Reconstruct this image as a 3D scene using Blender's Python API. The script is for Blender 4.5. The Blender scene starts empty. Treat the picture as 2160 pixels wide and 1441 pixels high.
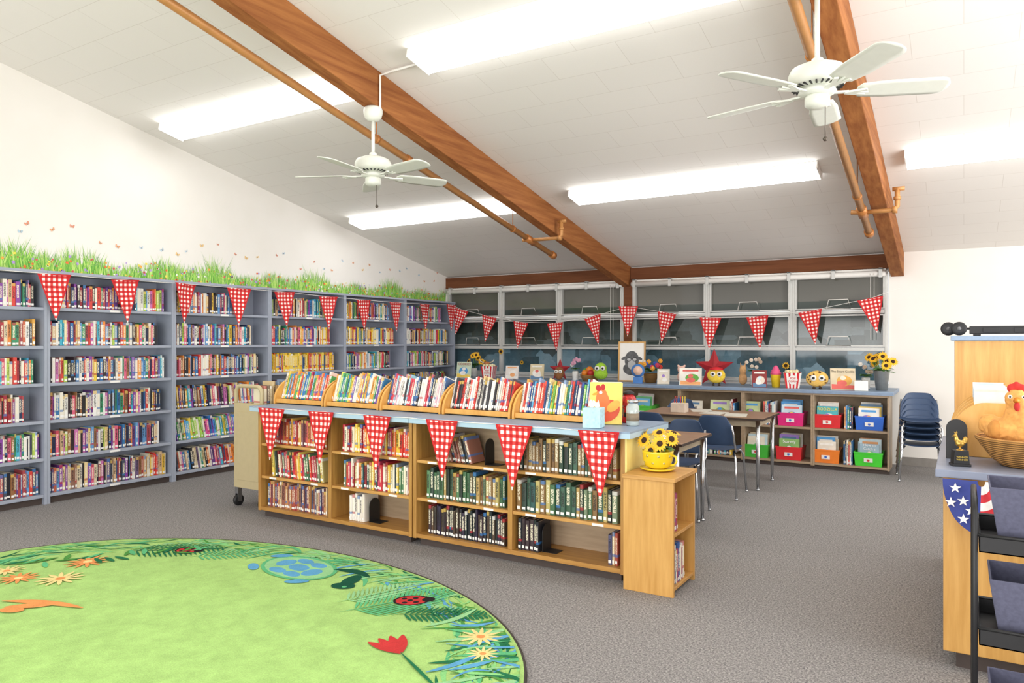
import bpy, math, random
from mathutils import Vector, Matrix
R=random.Random(7)
scene=bpy.context.scene
COL=scene.collection
pi=math.pi
def hx(h):
    h=h.lstrip('#'); c=[int(h[i:i+2],16)/255 for i in (0,2,4)]
    return tuple((x/12.92 if x<=.04045 else ((x+.055)/1.055)**2.4) for x in c)+(1,)
# ---------------------------------------------------------------- mesh builder
class MB:
    def __init__(s): s.v=[];s.f=[];s.m=[];s.s=[]
    def add(s,vs,fs,mi=0,sm=False):
        o=len(s.v); s.v+=[tuple(v) for v in vs]
        for f in fs: s.f.append([i+o for i in f]); s.m.append(mi); s.s.append(sm)
        return o
    def box(s,x0,y0,z0,x1,y1,z1,mi=0):
        return s.add([(x0,y0,z0),(x1,y0,z0),(x1,y1,z0),(x0,y1,z0),(x0,y0,z1),(x1,y0,z1),(x1,y1,z1),(x0,y1,z1)],
          [(0,3,2,1),(4,5,6,7),(0,1,5,4),(1,2,6,5),(2,3,7,6),(3,0,4,7)],mi)
    def tube(s,pts,r,n=8,mi=0,rs=None):
        pts=[Vector(p) for p in pts]; rings=[]; 
        up=None
        for i,p in enumerate(pts):
            a=pts[max(i-1,0)];b=pts[min(i+1,len(pts)-1)]
            t=(b-a).normalized()
            if up is None:
                up=Vector((0,0,1)) if abs(t.z)<.9 else Vector((1,0,0))
            u=(up-t*up.dot(t)); 
            if u.length<1e-4: u=Vector((1,0,0))-t*t.x
            u.normalize(); w=t.cross(u); up=u
            rr=rs[i] if rs else r
            rings.append([p+(u*math.cos(2*pi*k/n)+w*math.sin(2*pi*k/n))*rr for k in range(n)])
        vs=[v for rg in rings for v in rg]; fs=[]
        for i in range(len(rings)-1):
            for k in range(n):
                k2=(k+1)%n; fs.append((i*n+k,i*n+k2,(i+1)*n+k2,(i+1)*n+k))
        fs.append(tuple(range(n))[::-1]); fs.append(tuple(range((len(rings)-1)*n,len(rings)*n)))
        return s.add(vs,fs,mi,True)
    def lathe(s,prof,n=24,mi=0,c=(0,0,0),axis='z',sm=True):
        vs=[];fs=[]
        for r,z in prof:
            for k in range(n):
                a=2*pi*k/n; x,y=r*math.cos(a),r*math.sin(a)
                p=(x,y,z) if axis=='z' else ((x,z,y) if axis=='y' else (z,x,y))
                vs.append((p[0]+c[0],p[1]+c[1],p[2]+c[2]))
        for i in range(len(prof)-1):
            for k in range(n):
                k2=(k+1)%n; fs.append((i*n+k,i*n+k2,(i+1)*n+k2,(i+1)*n+k))
        fs.append(tuple(range(n))[::-1]); fs.append(tuple(range((len(prof)-1)*n,len(prof)*n)))
        return s.add(vs,fs,mi,sm)
    def sph(s,c,rx,ry=None,rz=None,n=16,m=10,mi=0):
        ry=ry or rx; rz=rz or rx
        prof=[(max(math.sin(pi*i/m),.002),-math.cos(pi*i/m)) for i in range(m+1)]
        o=s.lathe(prof,n,mi)
        for i in range(o,len(s.v)):
            v=s.v[i]; s.v[i]=(v[0]*rx+c[0],v[1]*ry+c[1],v[2]*rz+c[2])
        return o
    def prism(s,poly,axis,a,b,mi=0):
        n=len(poly)
        def P(u,v,w):
            return (u,w,v) if axis=='y' else ((w,u,v) if axis=='x' else (u,v,w))
        vs=[P(u,v,a) for u,v in poly]+[P(u,v,b) for u,v in poly]
        fs=[tuple(range(n)),tuple(range(2*n-1,n-1,-1))]
        for i in range(n):
            j=(i+1)%n; fs.append((i,i+n,j+n,j))
        return s.add(vs,fs,mi)
    def grid(s,nx,ny,fn,mi=0,sm=True,mif=None):
        vs=[fn(i/nx,j/ny) for j in range(ny+1) for i in range(nx+1)]
        o=len(s.v); s.v+=[tuple(v) for v in vs]
        for j in range(ny):
            for i in range(nx):
                a=j*(nx+1)+i; s.f.append([o+a,o+a+1,o+a+nx+2,o+a+nx+1]); s.m.append(mif(i,j) if mif else mi); s.s.append(sm)
        return o
    def xf(s,o,M):
        for i in range(o,len(s.v)): s.v[i]=tuple(M@Vector(s.v[i]))
    def mesh(s,name,mats,fixn=True):
        me=bpy.data.meshes.new(name); me.from_pydata(s.v,[],s.f)
        for m in mats: me.materials.append(m)
        me.polygons.foreach_set('material_index',s.m)
        me.polygons.foreach_set('use_smooth',s.s)
        if fixn:
            import bmesh
            bm=bmesh.new(); bm.from_mesh(me); bmesh.ops.recalc_face_normals(bm,faces=bm.faces); bm.to_mesh(me); bm.free()
        me.update(); return me
def setp(o,label=None,cat=None,group=None,kind=None):
    if label:o['label']=label
    if cat:o['category']=cat
    if group:o['group']=group
    if kind:o['kind']=kind
def mkme(name,me,parent=None,loc=(0,0,0),rot=(0,0,0),scale=(1,1,1),**k):
    o=bpy.data.objects.new(name,me); COL.objects.link(o); o.location=loc;o.rotation_euler=rot;o.scale=scale
    if parent:o.parent=parent
    setp(o,**k); return o
TEX=bpy.data.textures.new('fuzz','CLOUDS'); TEX.noise_scale=.02
def mk(name,mb,mats,parent=None,loc=(0,0,0),rot=(0,0,0),bevel=0,solid=0,sub=0,fixn=True,remesh=0,fuzz=0,**k):
    if not isinstance(mats,(list,tuple)): mats=[mats]
    o=mkme(name,mb.mesh(name,mats,fixn),parent,loc,rot,**k)
    if remesh:
        m=o.modifiers.new('r','REMESH'); m.mode='VOXEL'; m.voxel_size=remesh; m.use_smooth_shade=True
        m=o.modifiers.new('s','SMOOTH'); m.factor=.8; m.iterations=6
    if fuzz:
        m=o.modifiers.new('d','DISPLACE'); m.texture=TEX; m.strength=fuzz; m.mid_level=.5; m.texture_coords='LOCAL'
    if solid:
        m=o.modifiers.new('s','SOLIDIFY'); m.thickness=solid; m.offset=0
    if sub:
        m=o.modifiers.new('u','SUBSURF'); m.levels=sub; m.render_levels=sub
    if bevel:
        m=o.modifiers.new('b','BEVEL'); m.width=bevel; m.segments=2; m.limit_method='ANGLE'; m.angle_limit=.7
    return o
def E(name,loc,rot=(0,0,0),**k):
    o=bpy.data.objects.new(name,None); o.empty_display_size=.05; COL.objects.link(o); o.location=loc; o.rotation_euler=rot
    setp(o,**k); return o
def dup(root,loc,rot=None,**k):
    def rec(o,par):
        c=o.copy(); COL.objects.link(c)
        if par is not None:
            c.parent=par
        for ch in o.children: rec(ch,c)
        return c
    c=rec(root,None); c.location=loc
    if rot is not None:c.rotation_euler=rot
    setp(c,**k); return c
# ---------------------------------------------------------------- materials
def base(name):
    m=bpy.data.materials.new(name); m.use_nodes=True; nt=m.node_tree
    return m,nt,nt.nodes['Principled BSDF']
def NN(nt,t,**k):
    n=nt.nodes.new(t)
    for a,b in k.items(): setattr(n,a,b)
    return n
def MA(nt,op,*ins):
    n=nt.nodes.new('ShaderNodeMath'); n.operation=op
    for i,v in enumerate(ins):
        if isinstance(v,bpy.types.NodeSocket): nt.links.new(v,n.inputs[i])
        else: n.inputs[i].default_value=v
    return n.outputs[0]
def MX(nt,f,a,b):
    n=nt.nodes.new('ShaderNodeMix'); n.data_type='RGBA'
    for i,v in ((0,f),(6,a),(7,b)):
        if isinstance(v,bpy.types.NodeSocket): nt.links.new(v,n.inputs[i])
        else: n.inputs[i].default_value=v
    return n.outputs[2]
def OC(nt,scale=(1,1,1),kind='Object'):
    t=NN(nt,'ShaderNodeTexCoord'); m=NN(nt,'ShaderNodeMapping'); m.inputs['Scale'].default_value=scale
    nt.links.new(t.outputs[kind],m.inputs[0]); return m.outputs[0]
def NZ(nt,vec,scale,detail=3,rough=.5):
    n=NN(nt,'ShaderNodeTexNoise'); n.inputs['Scale'].default_value=scale; n.inputs['Detail'].default_value=detail; n.inputs['Roughness'].default_value=rough
    nt.links.new(vec,n.inputs['Vector']); return n.outputs['Fac']
def ramp(nt,fac,stops,const=False):
    r=NN(nt,'ShaderNodeValToRGB'); cr=r.color_ramp
    if const: cr.interpolation='CONSTANT'
    while len(cr.elements)<len(stops): cr.elements.new(.5)
    for e,(p,c) in zip(cr.elements,stops): e.position=p; e.color=c
    nt.links.new(fac,r.inputs[0]); return r.outputs[0]
def bump(nt,b,h,st=.2,dist=.01):
    n=NN(nt,'ShaderNodeBump'); n.inputs['Strength'].default_value=st; n.inputs['Distance'].default_value=dist
    nt.links.new(h,n.inputs['Height']); nt.links.new(n.outputs[0],b.inputs['Normal'])
def sc(c,f): return (min(c[0]*f,1),min(c[1]*f,1),min(c[2]*f,1),1)
_mc={}
def mat(h,rough=.55,metal=0,var=.08,scale=20,emit=0,bmp=0,spec=.5):
    key=(h,rough,metal,var,scale,emit,bmp,spec)
    if key in _mc:return _mc[key]
    c=hx(h); m,nt,b=base('paint_'+h.strip('#'))
    f=NZ(nt,OC(nt),scale)
    col=ramp(nt,f,[(.3,sc(c,1-var)),(.7,sc(c,1+var))])
    nt.links.new(col,b.inputs['Base Color']); b.inputs['Roughness'].default_value=rough; b.inputs['Metallic'].default_value=metal
    b.inputs['Specular IOR Level'].default_value=spec
    if emit:
        b.inputs['Emission Color'].default_value=c; b.inputs['Emission Strength'].default_value=emit
    if bmp: bump(nt,b,f,bmp,.005)
    _mc[key]=m; return m
def wood(name,h1,h2,st=(14,14,1.2),rough=.4,scale=2.5,spec=.5):
    m,nt,b=base(name); v=OC(nt,st); f=NZ(nt,v,scale,5,.6)
    f2=NZ(nt,OC(nt,(st[0]*4,st[1]*4,st[2]*2)),scale*2,3)
    col=ramp(nt,f,[(.3,hx(h1)),(.68,hx(h2))]); col=MX(nt,MA(nt,'MULTIPLY',f2,.25),col,hx(h1))
    nt.links.new(col,b.inputs['Base Color']); b.inputs['Roughness'].default_value=rough; b.inputs['Specular IOR Level'].default_value=spec; bump(nt,b,f,.05,.003)
    return m
W_OAK=wood('oak_vertical_grain','#a37338','#c8984f')
W_OAKX=wood('oak_horizontal_grain','#a37338','#c5944c',(1.2,14,14))
W_SHELF=wood('maple_shelf','#b88643','#dca962',(1.2,14,14))
W_LIGHT=wood('light_oak','#c28f46','#dcab62',(12,12,1.0))
W_RACK=wood('rack_wood','#d89a44','#ecb866',(6,6,2))
W_BEAM=wood('beam_wood','#834d2a','#b07442',(14,.8,14),.75,1.6,.2)
W_BEAMX=wood('header_wood','#643c26','#805034',(.8,14,14),.75,1.6,.2)
W_TAN=wood('tan_laminate','#98836a','#b29b80',(1.2,14,14))
W_TABLE=wood('table_walnut','#8a6a50','#a88468',(1.5,14,14),.35)
M_BLUE=mat('#a2a9b8',.5,var=.03)
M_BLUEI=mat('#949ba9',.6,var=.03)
M_TOP=mat('#8a9fb8',.4,var=.04,scale=60)
M_TOPE=mat('#adc8da',.4,var=.02)
M_WHITE=mat('#efece6',.5,var=.02)
M_FAN=mat('#dfe1d6',.45,var=.02)
M_CHROME=mat('#c9ccd0',.18,1,var=.02)
M_ALU=mat('#cdcdc9',.4,.1,var=.03)
M_NAVY=mat('#33496a',.45,var=.05)
M_BLACK=mat('#1c1c1e',.5,var=.1)
M_RED=mat('#d3202a',.5); M_YEL=mat('#f4cf2a',.5); M_GRN=mat('#3d8a34',.6)
M_KICK=mat('#4a3f3a',.7)
M_YELL=mat('#f0dd88',.6,var=.02)
M_COPPER=mat('#b9783f',.4,.3,var=.1)
M_PIPE=mat('#b8824a',.45,.1,var=.08)
def m_wall():
    m,nt,b=base('wall_paint'); f=NZ(nt,OC(nt),3,4); nt.links.new(ramp(nt,f,[(.3,hx('#ece8e1')),(.7,hx('#efebe5'))]),b.inputs['Base Color'])
    b.inputs['Roughness'].default_value=.8; bump(nt,b,NZ(nt,OC(nt),160,2),.05,.002); return m
M_WALL=m_wall()
def m_ceil():
    m,nt,b=base('ceiling_tiles'); t=NN(nt,'ShaderNodeTexBrick'); nt.links.new(OC(nt),t.inputs['Vector'])
    t.offset=.5
    for k,v in (('Color1',hx('#ede9e3')),('Color2',hx('#ebe7e1')),('Mortar',hx('#d9d3cb')),('Scale',1.0),('Mortar Size',.0024),('Mortar Smooth',.4),('Brick Width',.61),('Row Height',.305)): t.inputs[k].default_value=v
    nt.links.new(MX(nt,MA(nt,'MULTIPLY',NZ(nt,OC(nt),220,2),.07),t.outputs['Color'],hx('#b5ada5')),b.inputs['Base Color'])
    b.inputs['Roughness'].default_value=.7; b.inputs['Specular IOR Level'].default_value=.2; bump(nt,b,MA(nt,'MULTIPLY',t.outputs['Fac'],-1),.05,.001); return m
def m_carpet():
    m,nt,b=base('carpet_pile'); 
    f=NZ(nt,OC(nt,(1,2.0,1)),85,3,.8); g=NZ(nt,OC(nt,(2.0,1,1)),62,3,.8); h=NZ(nt,OC(nt),1.2,3)
    c=ramp(nt,f,[(.38,hx('#4d4d51')),(.47,hx('#7f7c7c')),(.53,hx('#92908f')),(.62,hx('#d0ccc6'))])
    c2=ramp(nt,g,[(.38,hx('#57565a')),(.5,hx('#918e8d')),(.62,hx('#bcb8b6'))])
    c=MX(nt,.45,c,c2); c=MX(nt,MA(nt,'MULTIPLY',h,.15),c,hx('#7a7777'))
    nt.links.new(c,b.inputs['Base Color']); b.inputs['Roughness'].default_value=.95; b.inputs['Specular IOR Level'].default_value=.1
    bump(nt,b,f,.5,.005); return m
def m_rug(h,var=.1,name='rug_pile'):
    m,nt,b=base(name); c=hx(h); f=NZ(nt,OC(nt),7,6,.75); g=NZ(nt,OC(nt),150,2)
    f=MA(nt,'ADD',MA(nt,'MULTIPLY',f,.6),MA(nt,'MULTIPLY',g,.4))
    nt.links.new(ramp(nt,f,[(.38,sc(c,1-var*1.6)),(.62,sc(c,1+var))]),b.inputs['Base Color'])
    b.inputs['Roughness'].default_value=.95; b.inputs['Specular IOR Level'].default_value=.1; bump(nt,b,g,.4,.004); return m
def m_ging():
    m,nt,b=base('red_gingham'); s=NN(nt,'ShaderNodeSeparateXYZ'); t=NN(nt,'ShaderNodeTexCoord'); nt.links.new(t.outputs['Object'],s.inputs[0])
    def st(o): return MA(nt,'GREATER_THAN',MA(nt,'FRACT',MA(nt,'ADD',MA(nt,'MULTIPLY',o,22),50.25)),.5)
    f=MA(nt,'MULTIPLY',MA(nt,'ADD',st(s.outputs[0]),st(s.outputs[2])),.5)
    nt.links.new(ramp(nt,f,[(0,hx('#f8f1ec')),(.3,hx('#dc4844')),(.8,hx('#c2141c'))],True),b.inputs['Base Color'])
    b.inputs['Roughness'].default_value=.8; return m
M_GING=m_ging(); M_HEM=mat('#c81e24',.8)
def m_pane(stops,grad,zs,cell,amt,seed,rough=.06):  # outdoor view and building reflections painted into the opaque pane colour
    m,nt,b=base('window_glass_painted_view'); t=NN(nt,'ShaderNodeTexCoord'); s=NN(nt,'ShaderNodeSeparateXYZ'); nt.links.new(t.outputs['Object'],s.inputs[0])
    oi=NN(nt,'ShaderNodeObjectInfo'); va=NN(nt,'ShaderNodeVectorMath'); va.operation='ADD'; nt.links.new(OC(nt,cell),va.inputs[0])
    cb=NN(nt,'ShaderNodeCombineXYZ'); nt.links.new(MA(nt,'MULTIPLY',oi.outputs['Random'],40),cb.inputs[0]); cb.inputs[1].default_value=seed; nt.links.new(cb.outputs[0],va.inputs[1])
    v=NN(nt,'ShaderNodeTexVoronoi'); v.distance='CHEBYCHEV'; v.inputs['Scale'].default_value=1; v.inputs['Randomness'].default_value=.7; nt.links.new(va.outputs[0],v.inputs['Vector'])
    sp=NN(nt,'ShaderNodeSeparateXYZ'); nt.links.new(v.outputs['Color'],sp.inputs[0])
    n=NZ(nt,va.outputs[0],5.0,4,.7)
    blk=MA(nt,'ADD',MA(nt,'MULTIPLY',MA(nt,'SUBTRACT',sp.outputs[0],.5),amt),MA(nt,'MULTIPLY',MA(nt,'SUBTRACT',n,.5),amt*.5))
    f=MA(nt,'ADD',MA(nt,'ADD',MA(nt,'MULTIPLY',MA(nt,'SUBTRACT',s.outputs[2],zs[0]),grad/(zs[1]-zs[0])),.5-grad/2),blk)
    nt.links.new(ramp(nt,f,[(p,hx(c)) for p,c in stops]),b.inputs['Base Color']); b.inputs['Roughness'].default_value=rough; b.inputs['Specular IOR Level'].default_value=.4
    return m
PANES=[m_pane([(.0,'#38403c'),(.27,'#454d48'),(.30,'#6c6b65'),(1,'#605e57')],1,(.91,1.33),(1,1,1),.03,3.3),
       m_pane([(.15,'#5a686a'),(.35,'#454f4c'),(.55,'#353e3a'),(.8,'#2c3431')],.5,(.45,.86),(2.4,1,3.2),.55,7.1),
       m_pane([(.1,'#7d98a6'),(.35,'#5f7c8a'),(.55,'#46606c'),(.8,'#34484f')],.35,(.05,.40),(2.8,1,3.0),.7,1.7)]
def m_book(attr):
    m,nt,b=base('book_cover_print'); cb=NN(nt,'ShaderNodeCombineXYZ')
    if attr:
        a=NN(nt,'ShaderNodeAttribute'); a.attribute_name='col'; col=a.outputs['Color']; rnd=a.outputs['Alpha']
        uv=NN(nt,'ShaderNodeUVMap'); uv.uv_map='uv'; s=NN(nt,'ShaderNodeSeparateXYZ'); nt.links.new(uv.outputs[0],s.inputs[0])
        xx=MA(nt,'SUBTRACT',s.outputs[0],.5); z=s.outputs[1]; spine=1.0
    else:
        oi=NN(nt,'ShaderNodeObjectInfo'); col=oi.outputs['Color']; t=NN(nt,'ShaderNodeTexCoord'); s=NN(nt,'ShaderNodeSeparateXYZ'); nt.links.new(t.outputs['Object'],s.inputs[0])
        xx=s.outputs[0]; z=s.outputs[2]; rnd=oi.outputs['Random']; spine=MA(nt,'LESS_THAN',s.outputs[1],.05)
    x=MA(nt,'ABSOLUTE',xx)
    nt.links.new(MA(nt,'MULTIPLY',xx,5),cb.inputs[0]); nt.links.new(MA(nt,'MULTIPLY',z,34),cb.inputs[2]); nt.links.new(MA(nt,'MULTIPLY',rnd,99),cb.inputs[1])
    n1=NZ(nt,cb.outputs[0],1.0,1)
    inz=MA(nt,'MULTIPLY',MA(nt,'GREATER_THAN',z,.34),MA(nt,'LESS_THAN',z,.86)); inx=MA(nt,'LESS_THAN',x,.28)
    f=MA(nt,'MULTIPLY',MA(nt,'MULTIPLY',inz,inx),MA(nt,'GREATER_THAN',n1,.46)); f=MA(nt,'MULTIPLY',MA(nt,'MULTIPLY',f,spine),.85)
    band=MA(nt,'MULTIPLY',MA(nt,'MULTIPLY',MA(nt,'GREATER_THAN',z,.88),MA(nt,'GREATER_THAN',rnd,.5)),.75)
    r2=MA(nt,'FRACT',MA(nt,'MULTIPLY',rnd,7.3))
    bc=ramp(nt,r2,[(0,hx('#d8b45a')),(.3,hx('#f0eee8')),(.55,hx('#b8323a')),(.75,hx('#3a78b8'))],True)
    tc=MX(nt,MA(nt,'GREATER_THAN',r2,.35),hx('#262022'),hx('#f3ead0'))
    mid=MA(nt,'MULTIPLY',MA(nt,'MULTIPLY',MA(nt,'LESS_THAN',MA(nt,'ABSOLUTE',MA(nt,'SUBTRACT',z,.3)),.04),MA(nt,'GREATER_THAN',r2,.6)),.7)
    c=MX(nt,band,col,bc); c=MX(nt,mid,c,bc); c=MX(nt,f,c,tc)
    nt.links.new(c,b.inputs['Base Color']); b.inputs['Roughness'].default_value=.4; return m
M_BK=m_book(False); M_BKS=m_book(True); M_PAGE=mat('#e8dfc8',.8); M_LAB=mat('#f4f2ee',.6,var=.06,scale=2)
def m_wicker(h):
    m,nt,b=base('wicker_weave'); w=NN(nt,'ShaderNodeTexWave'); w.wave_type='BANDS'; w.bands_direction='Z'; w.inputs['Scale'].default_value=32; w.inputs['Distortion'].default_value=1.5
    t=NN(nt,'ShaderNodeTexCoord'); nt.links.new(t.outputs['Object'],w.inputs['Vector']); c=hx(h)
    nt.links.new(ramp(nt,w.outputs['Fac'],[(.1,sc(c,.55)),(.7,sc(c,1.1))]),b.inputs['Base Color']); bump(nt,b,w.outputs['Fac'],.6,.01); b.inputs['Roughness'].default_value=.7; return m
M_WICK=m_wicker('#c08a48')
EM=6
def m_emit():
    m,nt,b=base('lamp_diffuser'); b.inputs['Base Color'].default_value=(1,1,1,1)
    f=NZ(nt,OC(nt),30,2); nt.links.new(ramp(nt,f,[(.3,(.97,.99,1,1)),(.7,(1,1,1,1))]),b.inputs['Emission Color']); b.inputs['Emission Strength'].default_value=EM; return m
# ---------------------------------------------------------------- text
def text(s,size,m,parent,loc,rot=(pi/2,0,0),name='lettering'):
    cu=bpy.data.curves.new('t','FONT'); cu.body=s; cu.size=size; cu.align_x='CENTER'; cu.align_y='CENTER'; cu.extrude=.0008
    o=bpy.data.objects.new('tmp',cu); COL.objects.link(o)
    dg=bpy.context.evaluated_depsgraph_get(); me=bpy.data.meshes.new_from_object(o.evaluated_get(dg)); bpy.data.objects.remove(o)
    me.materials.clear(); me.materials.append(m)
    return mkme(name,me,parent,loc,rot)
# ================================================================ ROOM
XL=-7.38; YB=9.95; SL=.2137; ALP=math.atan(SL)
def ceilz(y): return 2.55+SL*(YB-y)
b=MB(); b.box(XL-.1,-2,-.1,4.5,YB+.1,0); mk('floor',b,m_carpet(),kind='structure')
b=MB(); b.add([(XL-.1,-2,ceilz(-2)),(4.5,-2,ceilz(-2)),(4.5,YB+.1,ceilz(YB+.1)),(XL-.1,YB+.1,ceilz(YB+.1))]+[(XL-.1,-2,ceilz(-2)+.1),(4.5,-2,ceilz(-2)+.1),(4.5,YB+.1,ceilz(YB+.1)+.1),(XL-.1,YB+.1,ceilz(YB+.1)+.1)],
  [(0,1,2,3),(7,6,5,4),(0,4,5,1),(1,5,6,2),(2,6,7,3),(3,7,4,0)]); mk('ceiling',b,m_ceil(),kind='structure')
b=MB(); b.prism([(-2,0),(YB,0),(YB,ceilz(YB)),(-2,ceilz(-2))],'x',XL-.1,XL); mk('wall_left',b,M_WALL,kind='structure')
b=MB(); b.box(XL,YB,0,-.77,YB+.1,.96); b.box(-.77,YB,0,4.5,YB+.1,ceilz(YB)); b.box(XL,YB,2.33,-.77,YB+.1,ceilz(YB)); mk('wall_back',b,M_WALL,kind='structure')
b=MB(); b.box(-.68,YB-.012,0,4.5,YB,.1); mk('baseboard_back',b,mat('#8a857f'),kind='structure')
b=MB(); b.box(XL,YB-.07,2.36,-4.23,YB,2.535); b.box(-4.08,YB-.07,2.36,-.78,YB,2.535); mk('trim_1',b,W_BEAMX,kind='structure')
b=MB(); b.box(-4.19,YB-.06,.93,-4.06,YB,2.36); mk('trim_2',b,W_BEAMX,kind='structure')
def beam(x0,x1,n):
    b=MB(); b.prism([(-2,ceilz(-2)),(YB,ceilz(YB)),(YB,ceilz(YB)-.29),(-2,ceilz(-2)-.30)],'x',x0,x1)
    mk('ceiling_beam',b,W_BEAM,bevel=.006,label='exposed honey-brown timber beam running along the sloped ceiling',cat='beam')
beam(-4.22,-4.09,1); beam(-.75,-.61,2)
# windows
xs=[-7.36,-6.30,-5.25,-4.19]; xs2=[-4.06,-2.97,-1.87,-.78]
wi=0
for lst in (xs,xs2):
    for a,c in zip(lst[:-1],lst[1:]):
        wi+=1; w=E('window_%d'%wi,((a+c)/2,YB,.96),kind='structure'); hw=(c-a)/2; q=.032
        f=MB()
        for (x0,x1) in ((-hw,-hw+q),(hw-q,hw)): f.box(x0,-.05,0,x1,.05,1.38)
        for z in (0,.40,.86,1.33): f.box(-hw+q,-.045,z+.006,hw-q,.045,z+.044)
        for z0,z1 in ((.915,1.325),(.455,.855)):
            for (x0,x1) in ((-hw+q+.001,-hw+q+.02),(hw-q-.02,hw-q-.001)): f.box(x0,-.06,z0,x1,.0,z1)
            f.box(-hw+q+.02,-.06,z0,hw-q-.02,0,z0+.02); f.box(-hw+q+.02,-.06,z1-.02,hw-q-.02,0,z1)
        mk('window_frame',f,M_ALU,w,bevel=.003)
        for r,(z0,z1) in enumerate(((.91,1.335),(.445,.865),(.045,.405))):
            g=MB(); g.box(-hw+q,.0,z0,hw-q,.012,z1); mk('pane',g,PANES[r],w)
        for z in (.92,.46):
            g=MB(); g.tube([(-.14,-.065,z+.01),(-.11,-.085,z+.12),(.11,-.085,z+.12),(.14,-.065,z+.01),(-.14,-.065,z+.01)],.006,6); mk('handle',g,M_WHITE,w)
for (a,c) in ((-7.3,-4.2),(-4.05,-.8)):
    w=E('window_blind',((a+c)/2,YB-.1,2.25),label='rolled white roller blind along the top of the windows',cat='window blind')
    hw=(c-a)/2; g=MB(); g.lathe([(.034,-hw),(.034,hw)],12,0,(0,0,.05),'x'); mk('blind_roll',g,M_WHITE,w)
    g=MB(); g.box(-hw,.03,.085,hw,.045,.115); mk('blind_rail',g,M_WHITE,w)
    for i in range(7):
        x=-hw+.05+i*(2*hw-.1)/6; g=MB(); g.box(x-.02,-.045,.0,x+.02,-.03,.11); g.box(x-.02,-.045,.1,x+.02,.045,.115); mk('bracket',g,M_ALU,w)
    for x in (hw-.12,hw-.16):
        g=MB(); g.tube([(x,-.04,.05),(x,-.04,-.75)],.0025,5); mk('blind_cord',g,M_WHITE,w)
# light fixtures
M_EMIT=m_emit()
fx=E('ceiling_light_fixture',(-2.4,4.59,0),(-ALP,0,0),label='long white fluorescent fixture with glowing acrylic diffuser on the ceiling',cat='ceiling light',group='fluorescent ceiling lights')
g=MB(); g.box(-1.275,-.135,-.012,1.275,.135,.0); g.box(-1.279,-.142,-.070,-1.269,.142,0); g.box(1.269,-.142,-.070,1.279,.142,0); mk('fixture_housing',g,M_WHITE,fx)
for x in (-1.268,.003):
    g=MB(); g.prism([(-.141,-.013),(.141,-.013),(.135,-.06),(.12,-.07),(-.12,-.07),(-.135,-.06)],'x',x,x+1.265); mk('diffuser',g,M_EMIT,fx)
def fixz(y): return ceilz(y)-.004
fx.location=(-2.37,4.53,fixz(4.53))
for x,y in ((-2.42,7.33),(-5.72,4.64),(-5.72,7.36),(.84,7.33),(.84,4.53)):
    dup(fx,(x,y,fixz(y)),(-ALP,0,0))
# fans
def fan(loc,drop,ang,lab):
    f=E('ceiling_fan',loc,label=lab,cat='ceiling fan')
    g=MB(); g.lathe([(.018,-.105),(.045,-.1),(.068,-.075),(.078,-.04),(.078,-.012),(.07,0.008)],28); mk('canopy',g,M_FAN,f)
    g=MB(); g.tube([(0,0,-.1),(0,0,-drop+.1)],.014,12); g.lathe([(.014,-drop+.14),(.03,-drop+.13),(.035,-drop+.09)],16); mk('downrod',g,M_FAN,f)
    g=MB(); g.lathe([(.03,-drop+.1),(.09,-drop+.095),(.135,-drop+.075),(.15,-drop+.045),(.15,-drop),(.135,-drop-.02),(.09,-drop-.03)],36); mk('motor_housing',g,M_FAN,f)
    g=MB(); g.lathe([(.085,-drop-.028),(.1,-drop-.055),(.075,-drop-.07)],32,0); 
    mk('vent_ring',g,M_FAN,f)
    g=MB()
    for i in range(26):
        a=2*pi*i/26; o=g.box(.095,-.004,-drop-.03,.134,.004,-drop-.0215); g.xf(o,Matrix.Rotation(a,4,'Z'))
    mk('vent_slots',g,M_BLACK,f)
    g=MB(); g.lathe([(.06,-drop-.07),(.065,-drop-.08),(.065,-drop-.12),(.05,-drop-.135),(.01,-drop-.14)],24); mk('switch_housing',g,M_FAN,f)
    g=MB(); g.tube([(.04,.0,-drop-.13),(.04,0,-drop-.30)],.0025,6); g.sph((.04,0,-drop-.31),.013,n=10,m=8); mk('pull_chain',g,mat('#5a5148',.4,.6),f)
    for i in range(5):
        a=ang+2*pi*i/5
        bl=E('blade',(0,0,-drop-.05),(0,0,a)); bl.parent=f
        g=MB()
        def P(u,v):
            x=.2+.46*u; w=.06+.018*min(u*3,1)
            e=(u-.88)/.12
            if e>0: w*=math.sqrt(max(1-e*e*.92,0))
            s=(.04-u)/.04
            if s>0: w*=(1-.5*s)
            y=(v-.5)*2*w; return (x,y,-y*.2)
        g.grid(24,6,P); mk('blade_board',g,M_FAN,bl,solid=.007)
        g=MB(); g.box(.08,-.012,-.012,.16,.012,-.002); g.prism([(.14,-.012),(.24,-.05),(.25,-.03),(.2,-.01),(.26,0),(.2,.01),(.25,.03),(.24,.05),(.14,.012)],'z',-.016,-.006); mk('blade_arm',g,M_FAN,bl)
fan((-4.155,4.565,ceilz(4.565)-.298),.50,math.radians(61.6),'white five-blade ceiling fan on a short rod below timber beam')
fan((-.68,4.28,ceilz(4.28)-.298),.575,math.radians(21.6),'white five-blade ceiling fan on a long rod below timber beam')
g=MB(); g.tube([(-3.66,4.55,ceilz(4.55)-.03),(-3.95,4.56,ceilz(4.56)-.03),(-4.075,4.56,ceilz(4.56)-.04),(-4.075,4.56,ceilz(4.56)-.32),(-4.09,4.56,ceilz(4.56)-.34)],.009,8)
mk('electrical_conduit',g,M_WHITE,label='thin white conduit running from the light to the fan',cat='conduit')
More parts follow.
